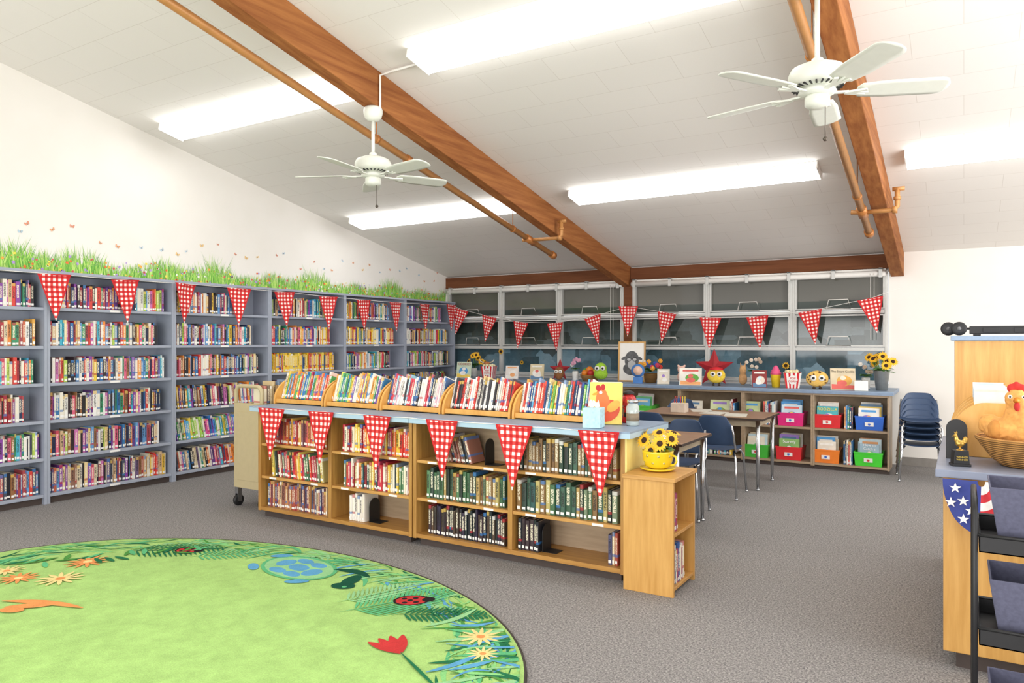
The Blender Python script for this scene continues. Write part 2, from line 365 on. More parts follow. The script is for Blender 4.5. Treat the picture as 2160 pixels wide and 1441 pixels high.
# pipes
def pipe(x,xr,lab):
    p=E('sprinkler_pipe',(x,8.2,ceilz(8.2)-.36),label=lab,cat='pipe')
    def L(y,dz=0): return (0,y-8.2,ceilz(y)-ceilz(8.2)+dz)
    g=MB(); g.tube([L(-1.5),L(8.2)],.033,14); mk('main_pipe',g,M_PIPE,p)
    for a,c,r in ((8.12,8.2,.045),(7.5,7.68,.045),(5.3,5.36,.042)):
        g=MB(); g.tube([L(a),L(c)],r,14); mk('pipe_fitting',g,M_COPPER,p)
    z=L(7.6)[2]; yy=7.6-8.2; xr2=xr-x
    g=MB(); g.tube([(0,yy,z),(xr2+.06,yy,z),(xr2+.09,yy,z+.03),(xr2+.09,yy,z+.2)],.022,10); g.tube([(xr2+.05,yy,z),(xr2+.09,yy,z+.0)],.034,10)
    g.tube([(xr2+.09,yy,z+.09),(xr2+.09,yy,z+.12)],.032,10); g.tube([(xr2+.05,yy,z+.19),(xr2+.15,yy,z+.19)],.02,10); g.tube([(-.1,yy,z+.01),(0,yy,z)],.022,10); mk('branch_pipe',g,M_PIPE,p)
    for y in (2.6,4.9,7.2):
        g=MB(); l=L(y); g.tube([(0,l[1],l[2]),(0,l[1],l[2]+.34)],.005,6); g.lathe([(.04,-.012),(.04,.012)],16,0,(0,l[1],l[2]),'y'); mk('pipe_hanger',g,M_COPPER,p)
pipe(-4.42,-4.09,'copper-painted sprinkler pipe with elbow beside the timber beam')
pipe(-.81,-.61,'copper-painted sprinkler pipe with riser beside the timber beam')
# ================================================================ BOOK ENGINE
def row(length,pal,fill,hmin,hmax,tmin,tmax,lean=0,start=0):
    out=[];x=start
    while True:
        t=R.uniform(tmin,tmax)
        if x+t/max(math.cos(lean),.5)>length*fill: break
        out.append((x+t/2,t,R.uniform(hmin,hmax),R.choice(pal))); x+=t/math.cos(lean)+.0012
    return out
SV=[];SF=[];SC=[];SU=[];SM=[]
def stuffbook(M,t,d,h,col):
    o=len(SV); c=hx(col)[:3]+(R.random(),)
    for p in ((-.5,0,0),(.5,0,0),(.5,1,0),(-.5,1,0),(-.5,0,1),(.5,0,1),(.5,1,1),(-.5,1,1)):
        SV.append(tuple(M@Vector((p[0]*t,p[1]*d,p[2]*h))))
    z5=[(0,0)]*4
    for f,m,uv in (((0,1,5,4),0,[(0,0),(1,0),(1,1),(0,1)]),((1,2,6,5),0,z5),((3,0,4,7),0,z5),((2,3,7,6),0,z5),((4,5,6,7),1,z5)):
        SF.append([o+i for i in f]); SM.append(m)
        for q in uv: SU.append(q); SC.append(c)
    if R.random()<.12: return
    o=len(SV); z0=R.choice([.05,.06,.07]); z1=z0+R.choice([.08,.09,.1])
    for p in ((-.4,-.003,z0),(.4,-.003,z0),(.4,-.003,z1),(-.4,-.003,z1)): SV.append(tuple(M@Vector((p[0]*t,p[1],p[2]*h))))
    SF.append([o,o+1,o+2,o+3]); SM.append(2)
    for q in z5: SU.append(q); SC.append(c)
def bookmesh():
    g=MB(); sp=[(-.5,.07),(-.42,.02),(-.2,0),(.2,0),(.42,.02),(.5,.07)]
    poly=sp+[(.5,1),(.41,1),(.41,.1),(-.41,.1),(-.41,1),(-.5,1)]
    n=len(poly); vs=[(x,y,0) for x,y in poly]+[(x,y,1) for x,y in poly]
    fs=[(i,(i+1)%n,(i+1)%n+n,i+n) for i in range(n)]
    for k in (0,n):
        fs+= [(k+0,k+1,k+9,k+10,k+11),(k+1,k+2,k+3,k+4,k+8,k+9),(k+4,k+5,k+6,k+7,k+8)]
    g.add(vs,fs,0); g.box(-.41,.09,.02,.41,.97,.98,1)
    g.add([(-.33,-.012,.06),(.33,-.012,.06),(.33,-.012,.155),(-.33,-.012,.155)],[(0,1,2,3)],2)
    return g.mesh('book',[M_BK,M_PAGE,M_LAB],True)
BM=bookmesh(); BL=[]
def book(pos,rz,t,d,h,col,tilt=0,lean=0,label='',group=''):
    dist=(Vector(pos)-Vector((0,0,1.48))).length
    BL.append((t*h/dist**2*(.3 if group.startswith('picture') else 1),pos,rz,t,d,h,col,tilt,lean,label,group))
# ================================================================ TALL BOOKCASES
SX=-7.1; S=1.258; Y0=3.476
LEV=[.09,.42,.76,1.10,1.44,1.79]
hwid=S/2-.001
def tall(loc):
    u=E('bookcase',loc,label='tall blue-grey laminate bookcase full of books against the wall',cat='bookcase',group='tall bookcases along the wall')
    for s in (-1,1):
        g=MB(); g.box(-.139,min(s*hwid,s*(hwid-.024)),0,.139,max(s*hwid,s*(hwid-.024)),2.10); mk('side_panel',g,M_BLUE,u)
    g=MB(); g.box(-.139,-hwid,2.10,.145,hwid,2.125); mk('top_panel',g,M_BLUE,u)
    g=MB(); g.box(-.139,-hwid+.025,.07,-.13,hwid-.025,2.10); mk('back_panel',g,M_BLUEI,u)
    g=MB(); g.box(.08,-hwid+.025,0,.095,hwid-.025,.06); mk('kick_plate',g,M_KICK,u)
    for z in LEV:
        g=MB(); g.box(-.128,-hwid+.0255,z-.028,.134,hwid-.0255,z); mk('shelf',g,M_BLUE,u,bevel=.003)
        g=MB(); g.box(.1345,-.05,z-.024,.1365,.05,z-.004); mk('shelf_label',g,M_LAB,u)
    return u
t0=tall((SX-.14,Y0+S*.5,0))
for n in (-1,1,2,3,4): dup(t0,(SX-.14,Y0+S*(n+.5),0))
PAL_MIX=['#27365c','#a02a38','#f0eadc','#d8443a','#3a78b0','#eac040','#6a4488','#2a2a2e','#e4e0d8','#3a9068','#cc74b0','#6aa0d4','#9a6a44','#ec8c3a','#4a5060','#f4f2ec','#8844a0','#b4d05a','#d4b48c','#b04a50','#4ab4cc','#1e2230','#f0d8a0','#e46a8a','#f0eadc','#3a2a30']
PAL_WHITE=['#f6f4ee','#efeade','#e0405a','#eecb48','#3a84c4','#9070b8','#f6f4ee','#3a9a78','#1c1c22','#f09a4a']
PAL_YEL=['#f6ca3a','#f4d55a','#eec02a','#f6de78','#d04a34','#3a5c90']
PAL_GREEN=['#88c454','#4a9ae0','#b4dc62','#8050b4','#3f8a4c','#ece8de','#5ab4d4','#3070b4','#e05ca0','#f0d04a']
PAL_BROWN=['#9a7260','#b8805c','#d4b48c','#a04250','#705a80','#6084a8','#e4d4b4','#c8664a','#e8e0d0','#e0a84a']
for n in range(-1,5):
    yb=Y0+S*n+.03; Lg=S-.06
    for li,z in enumerate(LEV):
        pal=R.choice([PAL_MIX,PAL_MIX,PAL_MIX,PAL_WHITE+PAL_MIX,PAL_BROWN+PAL_MIX])
        if n==2 and li in(3,): pal=PAL_YEL
        if n>=1 and li in(0,): pal=PAL_BROWN+PAL_MIX
        if n>=1 and li in(1,): pal=PAL_GREEN
        if n>=3 and li in (4,): pal=PAL_WHITE+PAL_YEL
        fill=R.uniform(.88,.99) if n<1 else R.uniform(.72,.94)
        ln=0
        if n in(1,) and li<3: ln=math.radians(R.uniform(5,12))
        lo,hi=(.2,.24) if li!=2 else (.205,.25)
        tm=(.011,.032) if n<3 else (.01,.026)
        rr=row(Lg,pal,fill,lo,hi,*tm,lean=abs(ln),start=.005)
        for k,(x,t,h,c) in enumerate(rr):
            a=-ln
            M=Matrix.Translation((SX-.045+R.uniform(-.012,.006),yb+x+(h*math.sin(ln)if ln else 0)*1.0,z+.0015+abs(math.sin(a))*t/2))@Matrix.Rotation(pi/2,4,'Z')@Matrix.Rotation(a,4,'Y')
            if yb+x+h*math.sin(ln)+t>yb+Lg-.005: continue
            stuffbook(M,t,.15,h,c)
# ================================================================ CENTRE LOW BOOKCASES
CY=4.18; CT=.89
def low(x0,x1,endyel):
    u=E('low_bookcase',((x0+x1)/2,CY,0),label='low double-sided oak bookcase with '+('a pale yellow end panel' if endyel else 'open shelves of novels'),cat='bookcase')
    hw=(x1-x0)/2; D=.58
    for s in (-1,1):
        g=MB(); g.box(min(s*hw,s*(hw-.03)),0,.05,max(s*hw,s*(hw-.03)),D,CT); mk('side_panel',g,W_OAK,u,bevel=.002)
    g=MB(); g.box(-.018,.004,.085,.018,D-.004,CT); mk('divider',g,W_OAK,u,bevel=.002)
    g=MB(); g.box(-hw+.03,.28,.08,-.018,.30,CT); g.box(.018,.28,.08,hw-.03,.30,CT); mk('back_panel',g,W_TAN,u)
    g=MB(); g.box(-hw+.03,0,.055,hw-.03,D,.085); mk('bottom_panel',g,W_OAKX,u,bevel=.002)
    g=MB(); g.box(-hw+.04,.04,0,hw-.04,D-.04,.055); mk('kick_plate',g,M_KICK,u)
    for a,c in ((-hw+.0305,-.0185),(.0185,hw-.0305)):
        for z in (.345,.62):
            g=MB(); g.box(a,.01,z-.022,c,.279,z); mk('shelf',g,W_SHELF,u,bevel=.003)
            for lx in (.18,.8) :
                X=a+(c-a)*lx; g=MB(); g.box(X-.04,.0075,z-.019,X+.04,.0095,z-.004); mk('shelf_label',g,M_LAB,u)
    if endyel:
        g=MB(); g.box(hw,.0,.05,hw+.012,D,CT); mk('end_panel',g,M_YELL,u)
    return u
low(-5.10,-3.43,False); low(-3.42,-1.762,True)
for a,c in ((-5.15,-3.426),(-3.422,-1.71)):
    u=E('countertop',((a+c)/2,CY,CT),label='blue-grey laminate countertop with pale blue edge on low bookcases',cat='countertop')
    h=(c-a)/2; g=MB(); g.box(-h,-.05,.034,h,.63,.044); mk('top_surface',g,M_TOP,u)
    g=MB(); g.box(-h,-.05,0,h,.63,.034); mk('edge_band',g,M_TOPE,u,bevel=.003)
RD=['#a02e3a','#c0443c','#d05850','#80303a','#e0ac50','#8a6068','#d07c40']
RY=['#e04438','#f0c848','#d43a48','#ec7c3a','#f6d868','#c84a6a','#a03038','#f4ead0']
DK=['#2a2c34','#42343a','#54463a','#242f32','#645040','#372e44','#483c36']
DG=['#3e5c46','#5c4c34','#446454','#7c5c3c','#2e4638','#8a6a44','#27332e','#967850','#bc9c60']
GR=['#446a4a','#325858','#5a865e','#33433c','#7a8c70','#c0b070']
WH=['#f2ece2','#ece4d8','#f6f2ea']
BR=['#9c6454','#804252','#c89060','#565678','#ac5044','#dcc098']
bx=[(-5.07,-4.285),(-4.245,-3.46),(-3.39,-2.61),(-2.573,-1.795)]
zz=[.0865,.3465,.6215]
def cr(bay,lv,f0,f1,pal,lean=0,lab='',tm=(.018,.032),hh=(.185,.225)):
    a,c=bx[bay]; w=c-a; X0=a+w*f0; Lg=w*(f1-f0)
    for (x,t,h,col) in row(Lg,pal,1,hh[0],hh[1],tm[0],tm[1],lean=abs(lean)):
        book((X0+x,CY+.035+R.uniform(0,.014),zz[lv]+abs(math.sin(lean))*t/2),0,t,.16,h,col,lean=lean,label=lab,group='books on the low bookcase')
cr(0,2,.15,.97,RD,0,'reddish hardcover novel on the low bookcase top shelf')
cr(0,1,.14,.9,RY+GR,-.1,'leaning colourful chapter book on the low bookcase',(.014,.024))
cr(0,0,.05,.97,BR,0,'slim brown and red series book on bottom shelf',(.014,.024))
cr(1,2,.1,.98,RY,0,'red and yellow series book on the low bookcase',(.016,.028))
cr(1,1,.12,.98,RY+WH+GR,0,'colourful chapter book on the low bookcase',(.016,.028))
cr(1,0,.2,.42,WH,0,'white paperback beside the black bookend',(.022,.03))
cr(2,2,.2,.62,DK+BR,-.3,'dark paperback leaning on the low shelf',(.018,.026),(.17,.2))
cr(2,1,.08,.97,GR+DG,0,'green hardcover novel on the low bookcase')
cr(2,0,.1,.97,DK,0,'black-spined novel on the bottom shelf',(.016,.026))
cr(3,2,.05,.98,DG,0,'thick dark green and brown fantasy hardcover',(.022,.036))
cr(3,1,.02,.98,DG+GR,0,'thick green fantasy hardcover on the low bookcase',(.024,.04))
cr(3,0,.03,.24,DK,0,'dark hardcover beside the black bookend')
cr(3,0,.87,.98,BR,0,'brown paperback at the end of the shelf')
def bookend(x,z):
    g=MB(); pts=[(-.06,0),(.06,0),(.06,.12)]+[(.06*math.cos(t),.12+.06*math.sin(t)) for t in [pi*i/8 for i in range(1,8)]]+[(-.06,.12)]
    g.prism(pts,'x',0,.003); 
    g.box(0,-.05,0,.1,.05,.002); mk('bookend',g,M_BLACK,loc=(x,CY+.12,z),label='black metal bookend on the shelf',cat='bookend')
bookend(-3.9,zz[0]); bookend(-2.375,zz[0]); bookend(-2.83,zz[2])
# ---- book racks on counter
TZ=CT+.0445
def rack():
    u=E('book_rack',(0,0,0),label='light wood tabletop book rack with curved ends on the counter',cat='book rack',group='book racks on the low bookcases')
    prof=[(0,0)]+[(.30-.30*math.cos(t),.025+.215*math.sin(t)) for t in [pi/2*i/12 for i in range(13)]]+[(.33,.24),(.33,0)]
    for x in (-.30,.282):
        g=MB(); g.prism(prof,'x',x,x+.018); mk('end_panel',g,W_RACK,u,bevel=.003)
    g=MB(); g.box(-.282,.012,0.008,.282,.03,.045); mk('front_lip',g,W_RACK,u,bevel=.003)
    g=MB(); g.box(-.282,.03,.008,.282,.32,.024); mk('base',g,W_RACK,u)
    g=MB(); o=g.box(-.282,0,0,.282,.012,.2); g.xf(o,Matrix.Translation((0,.255,.03))@Matrix.Rotation(-.3,4,'X')); mk('back_rest',g,W_RACK,u)
    return u
PALS=[['#f0d048','#e4604a','#5ab06a','#f09a4a','#eae2cc','#4a8ac4','#c84a6a'],['#3a80b4','#f0e05a','#e05a6a','#6ab47a','#f0eadc','#8060b0','#f0a84a','#e8e4dc'],['#f4f0ea','#d84a5a','#4a6a9a','#e4b0c0','#3a3a40','#9acce0','#c83a54','#f0ece4'],['#3c3c42','#f6f2ec','#eeeae0','#d84038','#d8d4ca','#2c2c32','#4a444a','#f0ece4'],['#f0d048','#e05040','#4a9a7a','#5aa8d0','#3a5ca0','#f4eee0','#ec7a9a','#7ac05a','#2f5080','#f6f2ea']]
rk=rack(); rx=[-4.87,-4.255,-3.64,-3.025,-2.41]
for i,x in enumerate(rx):
    if i==0: rk.location=(x,4.4,TZ)
    else: dup(rk,(x,4.4,TZ))
    for (q,t,h,c) in row(.555,PALS[i],1,.21,.255,.011,.022):
        book((x-.278+q,4.4+.065+R.uniform(0,.008),TZ+.026+.02),0,t,.165,h,c,tilt=.3,label='colourful children\'s chapter book standing in the counter rack',group='books in the counter racks')
# ---- end-cap small bookcase
u=E('small_bookcase',(-1.58,4.29,0),label='small light oak end bookcase with open side shelves',cat='bookcase')
hx_,hy=.155,.2
g=MB(); g.box(-hx_,-hy,0,hx_,-hy+.02,.665); mk('side_panel',g,W_LIGHT,u,bevel=.002)
g=MB(); g.box(-hx_,hy-.02,0,hx_,hy,.665); mk('side_panel',g,W_LIGHT,u,bevel=.002)
g=MB(); g.box(-hx_,-hy+.02,.0,-hx_+.012,hy-.02,.665); mk('back_panel',g,W_LIGHT,u)
g=MB(); g.box(-hx_-.004,-hy-.012,.665,hx_+.012,hy+.012,.69); mk('top_panel',g,W_SHELF,u,bevel=.004)
for z in (.05,.36):
    g=MB(); g.box(-hx_+.012,-hy+.02,z-.02,hx_-.004,hy-.02,z); mk('shelf',g,W_SHELF,u,bevel=.002)
for z,n in ((.0515,9),(.3615,4)):
    y=4.29-.17
    for i in range(n):
        t=R.uniform(.018,.03); h=R.uniform(.19,.24)
        book((-1.445,y+t/2,z),pi/2,t,.15,h,R.choice(['#3a60a0','#d84a44','#f0e8d8','#2a4c7a','#5a9cd0','#a04a6a']),label='book on the small oak end bookcase',group='books on the end bookcase'); y+=t+.0015
# ---- potted sunflowers
M_PET=mat('#f4ba28',.6,var=.15); M_SEED=mat('#3a2416',.9); M_LEAF=mat('#5a8c3e',.6,var=.2)
def sunflower(par,c,nrm,r,stem=None):
    f=E('sunflower',c); f.parent=par
    q=Vector((0,0,1)).rotation_difference(Vector(nrm).normalized()); f.rotation_euler=q.to_euler()
    g=MB(); g.lathe([(r*.1,.012),(r*.3,.01),(r*.36,0),(r*.3,-.008)],14); mk('flower_center',g,M_SEED,f)
    g=MB()
    for k in range(15):
        a=2*pi*k/15; l=r*R.uniform(.9,1.05); w=r*.15
        o=g.add([(r*.28,-w*.6,0),(r*.65,-w,.006),(l,0,.0),(r*.65,w,.006),(r*.28,w*.6,0)],[(0,1,2,3,4)]); g.xf(o,Matrix.Rotation(a,4,'Z'))
    mk('petals',g,M_PET,f,fixn=False)
    if stem:
        g=MB(); g.tube([c,(c[0]*.5+stem[0]*.5,c[1]*.5+stem[1]*.5,(c[2]+stem[2])/2),stem],.005,6); mk('stem',g,M_LEAF,par)
def leaves(par,c,n,l,w=.03,m=None,up=.5):
    g=MB()
    for k in range(n):
        a=2*pi*k/n+R.uniform(-.3,.3); e=R.uniform(up-.4,up+.5); L=l*R.uniform(.7,1.1)
        def P(u,v): 
            ww=w*math.sin(pi*min(u*.95+.05,1))*(v-.5)*2
            return (L*u*math.cos(e*(1-u*.5)),ww,L*u*math.sin(e*(1-u*.8))+abs(ww)*.3)
        o=g.grid(6,2,P); g.xf(o,Matrix.Translation(c)@Matrix.Rotation(a,4,'Z'))
    mk('leaves',g,m or M_LEAF,par,fixn=False)
u=E('potted_sunflowers',(-1.60,4.31,.691),label='sunflowers in a glossy yellow pot on the oak end bookcase',cat='potted plant')
u.scale=(.84,.84,.9)
Mpot=mat('#eccc2a',.2,var=.03)
g=MB(); g.lathe([(.09,0),(.125,.012),(.13,.02),(.1,.016),(.03,.014)],28); mk('saucer',g,Mpot,u)
g=MB(); g.lathe([(.06,.015),(.09,.03),(.107,.07),(.112,.12),(.115,.135),(.105,.135),(.102,.11),(.03,.1)],28); g.tube([(.1,0,.11),(.135,0,.1),(.142,0,.07),(.125,0,.045),(.08,0,.04)],.008,8); mk('pot',g,Mpot,u)
g=MB()
for k in range(16):
    a=2*pi*k/16; z=.06+.045*(k%2); r=.101 if k%2==0 else .110
    o=g.lathe([(.001,0.002),(.009,0)],10,0,(0,0,0),'y'); g.xf(o,Matrix.Rotation(a,4,'Z')@Matrix.Translation((0,-r-.003,z)))
mk('pot_dots',g,mat('#fff6b0',.3),u,fixn=False)
leaves(u,(0,0,.13),14,.14,.032,up=.4)
for c,nn in (((-.09,-.04,.2),(-.3,-1,.6)),((.04,-.07,.19),(.2,-1,.5)),((.11,-.02,.22),(.7,-.6,.5)),((0,.03,.25),(0,-.5,1)),((-.12,.05,.23),(-.8,-.3,.6)),((.09,.08,.25),(.3,0,1)),((-.02,-.09,.14),(-.2,-1,.2))): sunflower(u,c,nn,.062,(0,0,.11))
# ---- items on counter right end
def ell2(g,cx,cz,rx,rz,y,mi=0,n=24,rot=0):
    vs=[(cx,y,cz)]
    for k in range(n):
        a=2*pi*k/n; x,z=rx*math.cos(a),rz*math.sin(a); vs.append((cx+x*math.cos(rot)-z*math.sin(rot),y,cz+x*math.sin(rot)+z*math.cos(rot)))
    g.add(vs,[(0,1+k,1+(k+1)%n) for k in range(n)],mi)
u=E('picture_book',(-2.0,4.42,TZ+.003),(-.25,0,.35),label='yellow picture book with a red hen cover standing on the counter',cat='book')
g=MB(); g.box(-.108,0,0,.108,.015,.28); mk('book_cover',g,mat('#f0d468',.4),u,bevel=.0015)
g=MB(); g.box(-.1,.001,.008,.1,.0145,.283); mk('pages',g,M_PAGE,u)
g=MB(); ell2(g,.01,.09,.085,.07,-.001,0,rot=.5); ell2(g,-.02,.15,.045,.075,-.0013,4,rot=.2); ell2(g,-.03,.205,.035,.03,-.0014,4); ell2(g,-.05,.24,.018,.022,-.0016,1,rot=.4); ell2(g,-.02,.246,.014,.022,-.0018,1); ell2(g,-.035,.21,.011,.011,-.002,2); ell2(g,-.073,.2,.018,.008,-.0022,3,rot=.3); ell2(g,.05,.12,.05,.03,-.0024,5,rot=.7)
mk('cover_art',g,[mat('#e0522e',.4),mat('#b51d1d',.4),M_WHITE,mat('#f09a2a',.4),mat('#e8763a',.4),mat('#f0b04a',.4)],u,fixn=False)
u=E('tissue_box',(-2.0,4.24,TZ+.001),(0,0,.15),label='pale blue cube tissue box with white tissue on the counter',cat='tissue box')
g=MB(); g.box(-.057,-.057,0,.057,.057,.125); mk('box',g,mat('#b4dae6',.5,var=.15,scale=60),u,bevel=.003)
g=MB(); g.grid(10,8,lambda a,c:((a-.5)*.08*(1-.3*c),.02*math.sin(a*9)*c,.126+.04*c+.01*math.sin(a*14))); mk('tissue',g,M_WHITE,u,solid=.001)
u=E('gumball_machine',(-1.92,4.62,TZ+.001),label='small red gumball machine with glass globe on the counter',cat='gumball machine')
g=MB(); g.lathe([(.045,0),(.05,.01),(.035,.05),(.03,.09),(.045,.1)],20); mk('machine_base',g,M_RED,u)
g=MB(); g.lathe([(.04,.19),(.035,.205),(.01,.215)],20); mk('lid',g,M_BLACK,u)
g=MB(); g.sph((0,0,.145),.052); mk('globe',g,mat('#c93a3a',.15,var=.5,scale=60),u)
g=MB(); g.box(-.012,-.05,.04,.012,-.033,.07); mk('dispenser',g,M_BLACK,u)
u=E('glass_jar',(-1.83,4.47,TZ+.001),label='clear glass jar with lid on the counter',cat='jar')
g=MB(); g.lathe([(.035,0),(.042,.005),(.042,.12),(.034,.135),(.034,.145)],20); mk('jar_body',g,mat('#b9c2be',.1,var=.2),u)
g=MB(); g.lathe([(.037,.145),(.037,.165),(.01,.168)],20); mk('lid',g,M_CHROME,u)
g=MB(); g.lathe([(.0425,.03),(.0425,.08)],20); mk('jar_label',g,mat('#8a7a64'),u)
# ---- book cart
u=E('book_cart',(-5.42,4.33,0),label='beige metal library book cart on black casters',cat='book cart')
MC=mat('#bfb08a',.5,.0,var=.03); 
for y in (0,.80):
    g=MB(); g.box(-.19,y,.17,.19,y+.02,.93)
    pts=[(-.19+.018,.93)]+[(-.11-.062*math.cos(t),1.02+.062*math.sin(t)) for t in [pi/2*i/6 for i in range(7)]]+[(.11+.062*math.sin(t),1.02+.062*math.cos(t)) for t in [pi/2*i/6 for i in range(7)]]+[(.172,.93)]
    g.tube([(p[0],y+.01,p[1]) for p in pts],.018,8)
    g.box(-.14,y-.004,.24,.14,y,.85); mk('end_panel',g,MC,u,bevel=.006)
for z in (.2,.52,.86):
    g=MB(); g.box(-.185,.021,z,.185,.799,z+.02); g.box(-.01,.021,z+.02,.01,.799,z+.08); mk('shelf',g,MC,u)
for x in (-.165,.165):
    for y in (.03,.79):
        c=E('caster',(x,y,0)); c.parent=u
        g=MB(); g.lathe([(.03,-.013),(.05,-.012),(.05,.012),(.03,.013)],20,0,(0,0,.05),'x'); mk('wheel',g,M_BLACK,c)
        g=MB(); g.box(-.022,-.02,.04,-.015,.02,.11); g.box(.015,-.02,.04,.022,.02,.11); g.box(-.022,-.02,.11,.022,.02,.17); mk('fork',g,M_CHROME,c)
y=4.39
while y<5.0:
    t=R.uniform(.02,.035); book((-5.255,y,.8815),pi/2,t,.14,R.uniform(.2,.25),R.choice(['#d8c9a0','#c9b48a','#e6dcc0','#b89a70','#8a7a6a']),label='tan book standing on the book cart',group='books on the book cart'); y+=t+.002
# ================================================================ PENNANTS
def pennantmesh():
    g=MB()
    def P(u,v):
        w=.14*(1-v)+.002
        uu=(0,.07,.29,.5,.71,.93,1)[int(round(u*6))]
        x=(uu-.5)*2*w; return (x,.006*math.sin(v*5+x*18)+.004*math.sin(v*9),-.42*v)
    g.grid(6,14,P,mif=lambda i,j:1 if i in(0,5) else 0); 
    g.box(-.142,-.002,-.006,.142,.003,.004,1)
    return g.mesh('pennant',[M_GING,M_HEM],False)
PM=pennantmesh()
def pennant(p,rz,roll=0,yaw=0,where=''):
    o=mkme('pennant',PM,None,p,(R.uniform(-.05,.05),roll,rz+yaw),label='red and white gingham triangular pennant hanging '+where,cat='pennant',group='gingham bunting '+where)
def string(pts,where,r=.003):
    g=MB(); g.tube(pts,r,6); mk('bunting_string',g,M_WHITE,label='white string of the gingham bunting '+where,cat='string')
fp=[(-4.86,.932),(-4.29,.932),(-3.71,.932),(-3.11,.932),(-2.518,.932),(-1.91,.932)]
for x,z in fp: pennant((x,CY-.066,z-.006),0,R.uniform(-.04,.04),R.uniform(-.1,.1),'from the countertop edge')
string([(x,CY-.056,.93-.006*math.sin(i*1.3)**2) for i,x in enumerate([-5.1+i*.17 for i in range(20)])],'on the countertop edge')
sy=[2.86,3.514,4.18,4.84,5.517,6.178,6.90,7.566,8.23,8.91,9.6]
sz=[2.09,2.09,2.085,2.09,2.085,2.08,2.06,2.05,2.045,2.05,2.07]
for y,z in zip(sy,sz): pennant((SX+.045,y,z),pi/2,R.uniform(-.06,.06),R.uniform(-.25,.25),'from the tall bookcases')
string([(SX+.038,y,z+.004) for y,z in zip([2.2]+sy,[2.1]+sz)],'on the tall bookcases')
wp=[(-6.975,2.0),(-6.42,1.875),(-5.84,1.777),(-5.24,1.755),(-4.62,1.844),(-4.06,1.975),(-3.49,1.876),(-2.885,1.794),(-2.275,1.802),(-1.636,1.86),(-.957,1.995)]
for i,(x,z) in enumerate(wp):
    a=wp[max(i-1,0)];c=wp[min(i+1,len(wp)-1)]; roll=-math.atan2(c[1]-a[1],c[0]-a[0])
    pennant((x,9.75,z),0,roll+R.uniform(-.05,.05),R.uniform(-.15,.15),'across the windows')
string([(SX+.05,9.6,2.07)]+[(x,9.757,z+.003) for x,z in wp]+[(-.62,9.80,2.12)],'across the windows')
# ================================================================ WALL DECAL
GREENS=[mat('#a2d45e',.8),mat('#80c04c',.8),mat('#c4e67e',.8),mat('#62a842',.8)]
FLC=[mat('#ea7440',.8),mat('#f0b050',.8),mat('#f8f2ea',.8),mat('#b498d8',.8),mat('#eede5c',.8),mat('#dc5a60',.8)]
g=MB(); xw=XL+.003
for i in range(5200):
    y=R.uniform(2.0,9.85); cl=max(0,math.sin(y*6.1)*math.sin(y*2.3+1)+.45); h=.06+R.random()**1.8*.12+cl*.17*R.random(); lean=R.uniform(-.1,.1)*(h/.2); w=R.uniform(.003,.0065)
    x=xw+R.uniform(0,.002); z0=2.05; hh=.08+h
    g.add([(x,y-w,z0),(x,y+w,z0),(x,y+w*.7+lean*.4,z0+hh*.6),(x,y+lean,z0+hh),(x,y-w*.7+lean*.4,z0+hh*.6)],[(0,1,2,3,4)],R.randrange(4))
for i in range(420):
    y=R.uniform(2.0,9.85); z=2.15+R.random()**1.5*.17; r=R.uniform(.008,.02); x=xw+.0025; n=10; mi=4+R.randrange(6)
    vs=[(x,y,z)]+[(x,y+r*(1 if k%2 else .55)*math.cos(2*pi*k/n),z+r*(1 if k%2 else .55)*math.sin(2*pi*k/n)) for k in range(n)]
    g.add(vs,[(0,1+k,1+(k+1)%n) for k in range(n)],mi)
mk('grass_wall_decal',g,GREENS+FLC,kind='stuff',fixn=False,label='painted green grass and wildflower border sticker on the wall',cat='wall decal')
bfm=[]
for col in ('#e4a880','#c0d4e0','#e09a80','#b4cad8','#ecc88c'):
    g=MB()
    for s in (-1,1):
        g.add([(0,0,.0),(0,s*.018,.022),(0,s*.028,.012),(0,s*.022,-.002),(0,s*.018,-.016),(0,s*.006,-.012)],[(0,1,2,3,4,5)])
    g.tube([(0.0005,0,-.012),(.0005,0,.012)],.0018,5,1); bfm.append(g.mesh('butterfly',[mat(col,.8),mat('#8a746a')],False))
for i in range(38):
    y=2.3+i*.2+R.uniform(-.08,.08); q=R.uniform(.65,.95); mkme('butterfly_decal',R.choice(bfm),None,(XL+.004,y,2.42+R.random()*.2),(R.uniform(-.7,.7),0,0),(1,q,q),label='small butterfly wall sticker above the painted grass',cat='wall decal',group='butterfly stickers on the wall')
# ================================================================ RUG
u=E('rug',(-3.62,2.25,0),label='large oval green rug with leaf, turtle and ladybird border',cat='rug')
A_,B_=2.12,1.45; g=MB(); n=96
vs=[(0,0,.012)]+[(A_*math.cos(2*pi*k/n),B_*math.sin(2*pi*k/n),.012) for k in range(n)]
g.add(vs,[(0,1+k,1+(k+1)%n) for k in range(n)],0)
def ring(a,b_,z,a2,b2,z2,mi):
    vs=[(a*math.cos(2*pi*k/n),b_*math.sin(2*pi*k/n),z) for k in range(n)]+[(a2*math.cos(2*pi*k/n),b2*math.sin(2*pi*k/n),z2) for k in range(n)]
    g.add(vs,[(k,(k+1)%n,n+(k+1)%n,n+k) for k in range(n)],mi)
ring(A_,B_,.012,A_+.012,B_+.012,.0125,1); ring(A_+.012,B_+.012,.0125,A_+.014,B_+.014,.001,1)
LZ=[.0124]
def toL(p): return (p[0]+3.62,p[1]-2.25)
def clampR(x,y):
    q=math.sqrt((x/A_)**2+(y/B_)**2)
    if q>.99: x,y=x*.99/q,y*.99/q
    return x,y
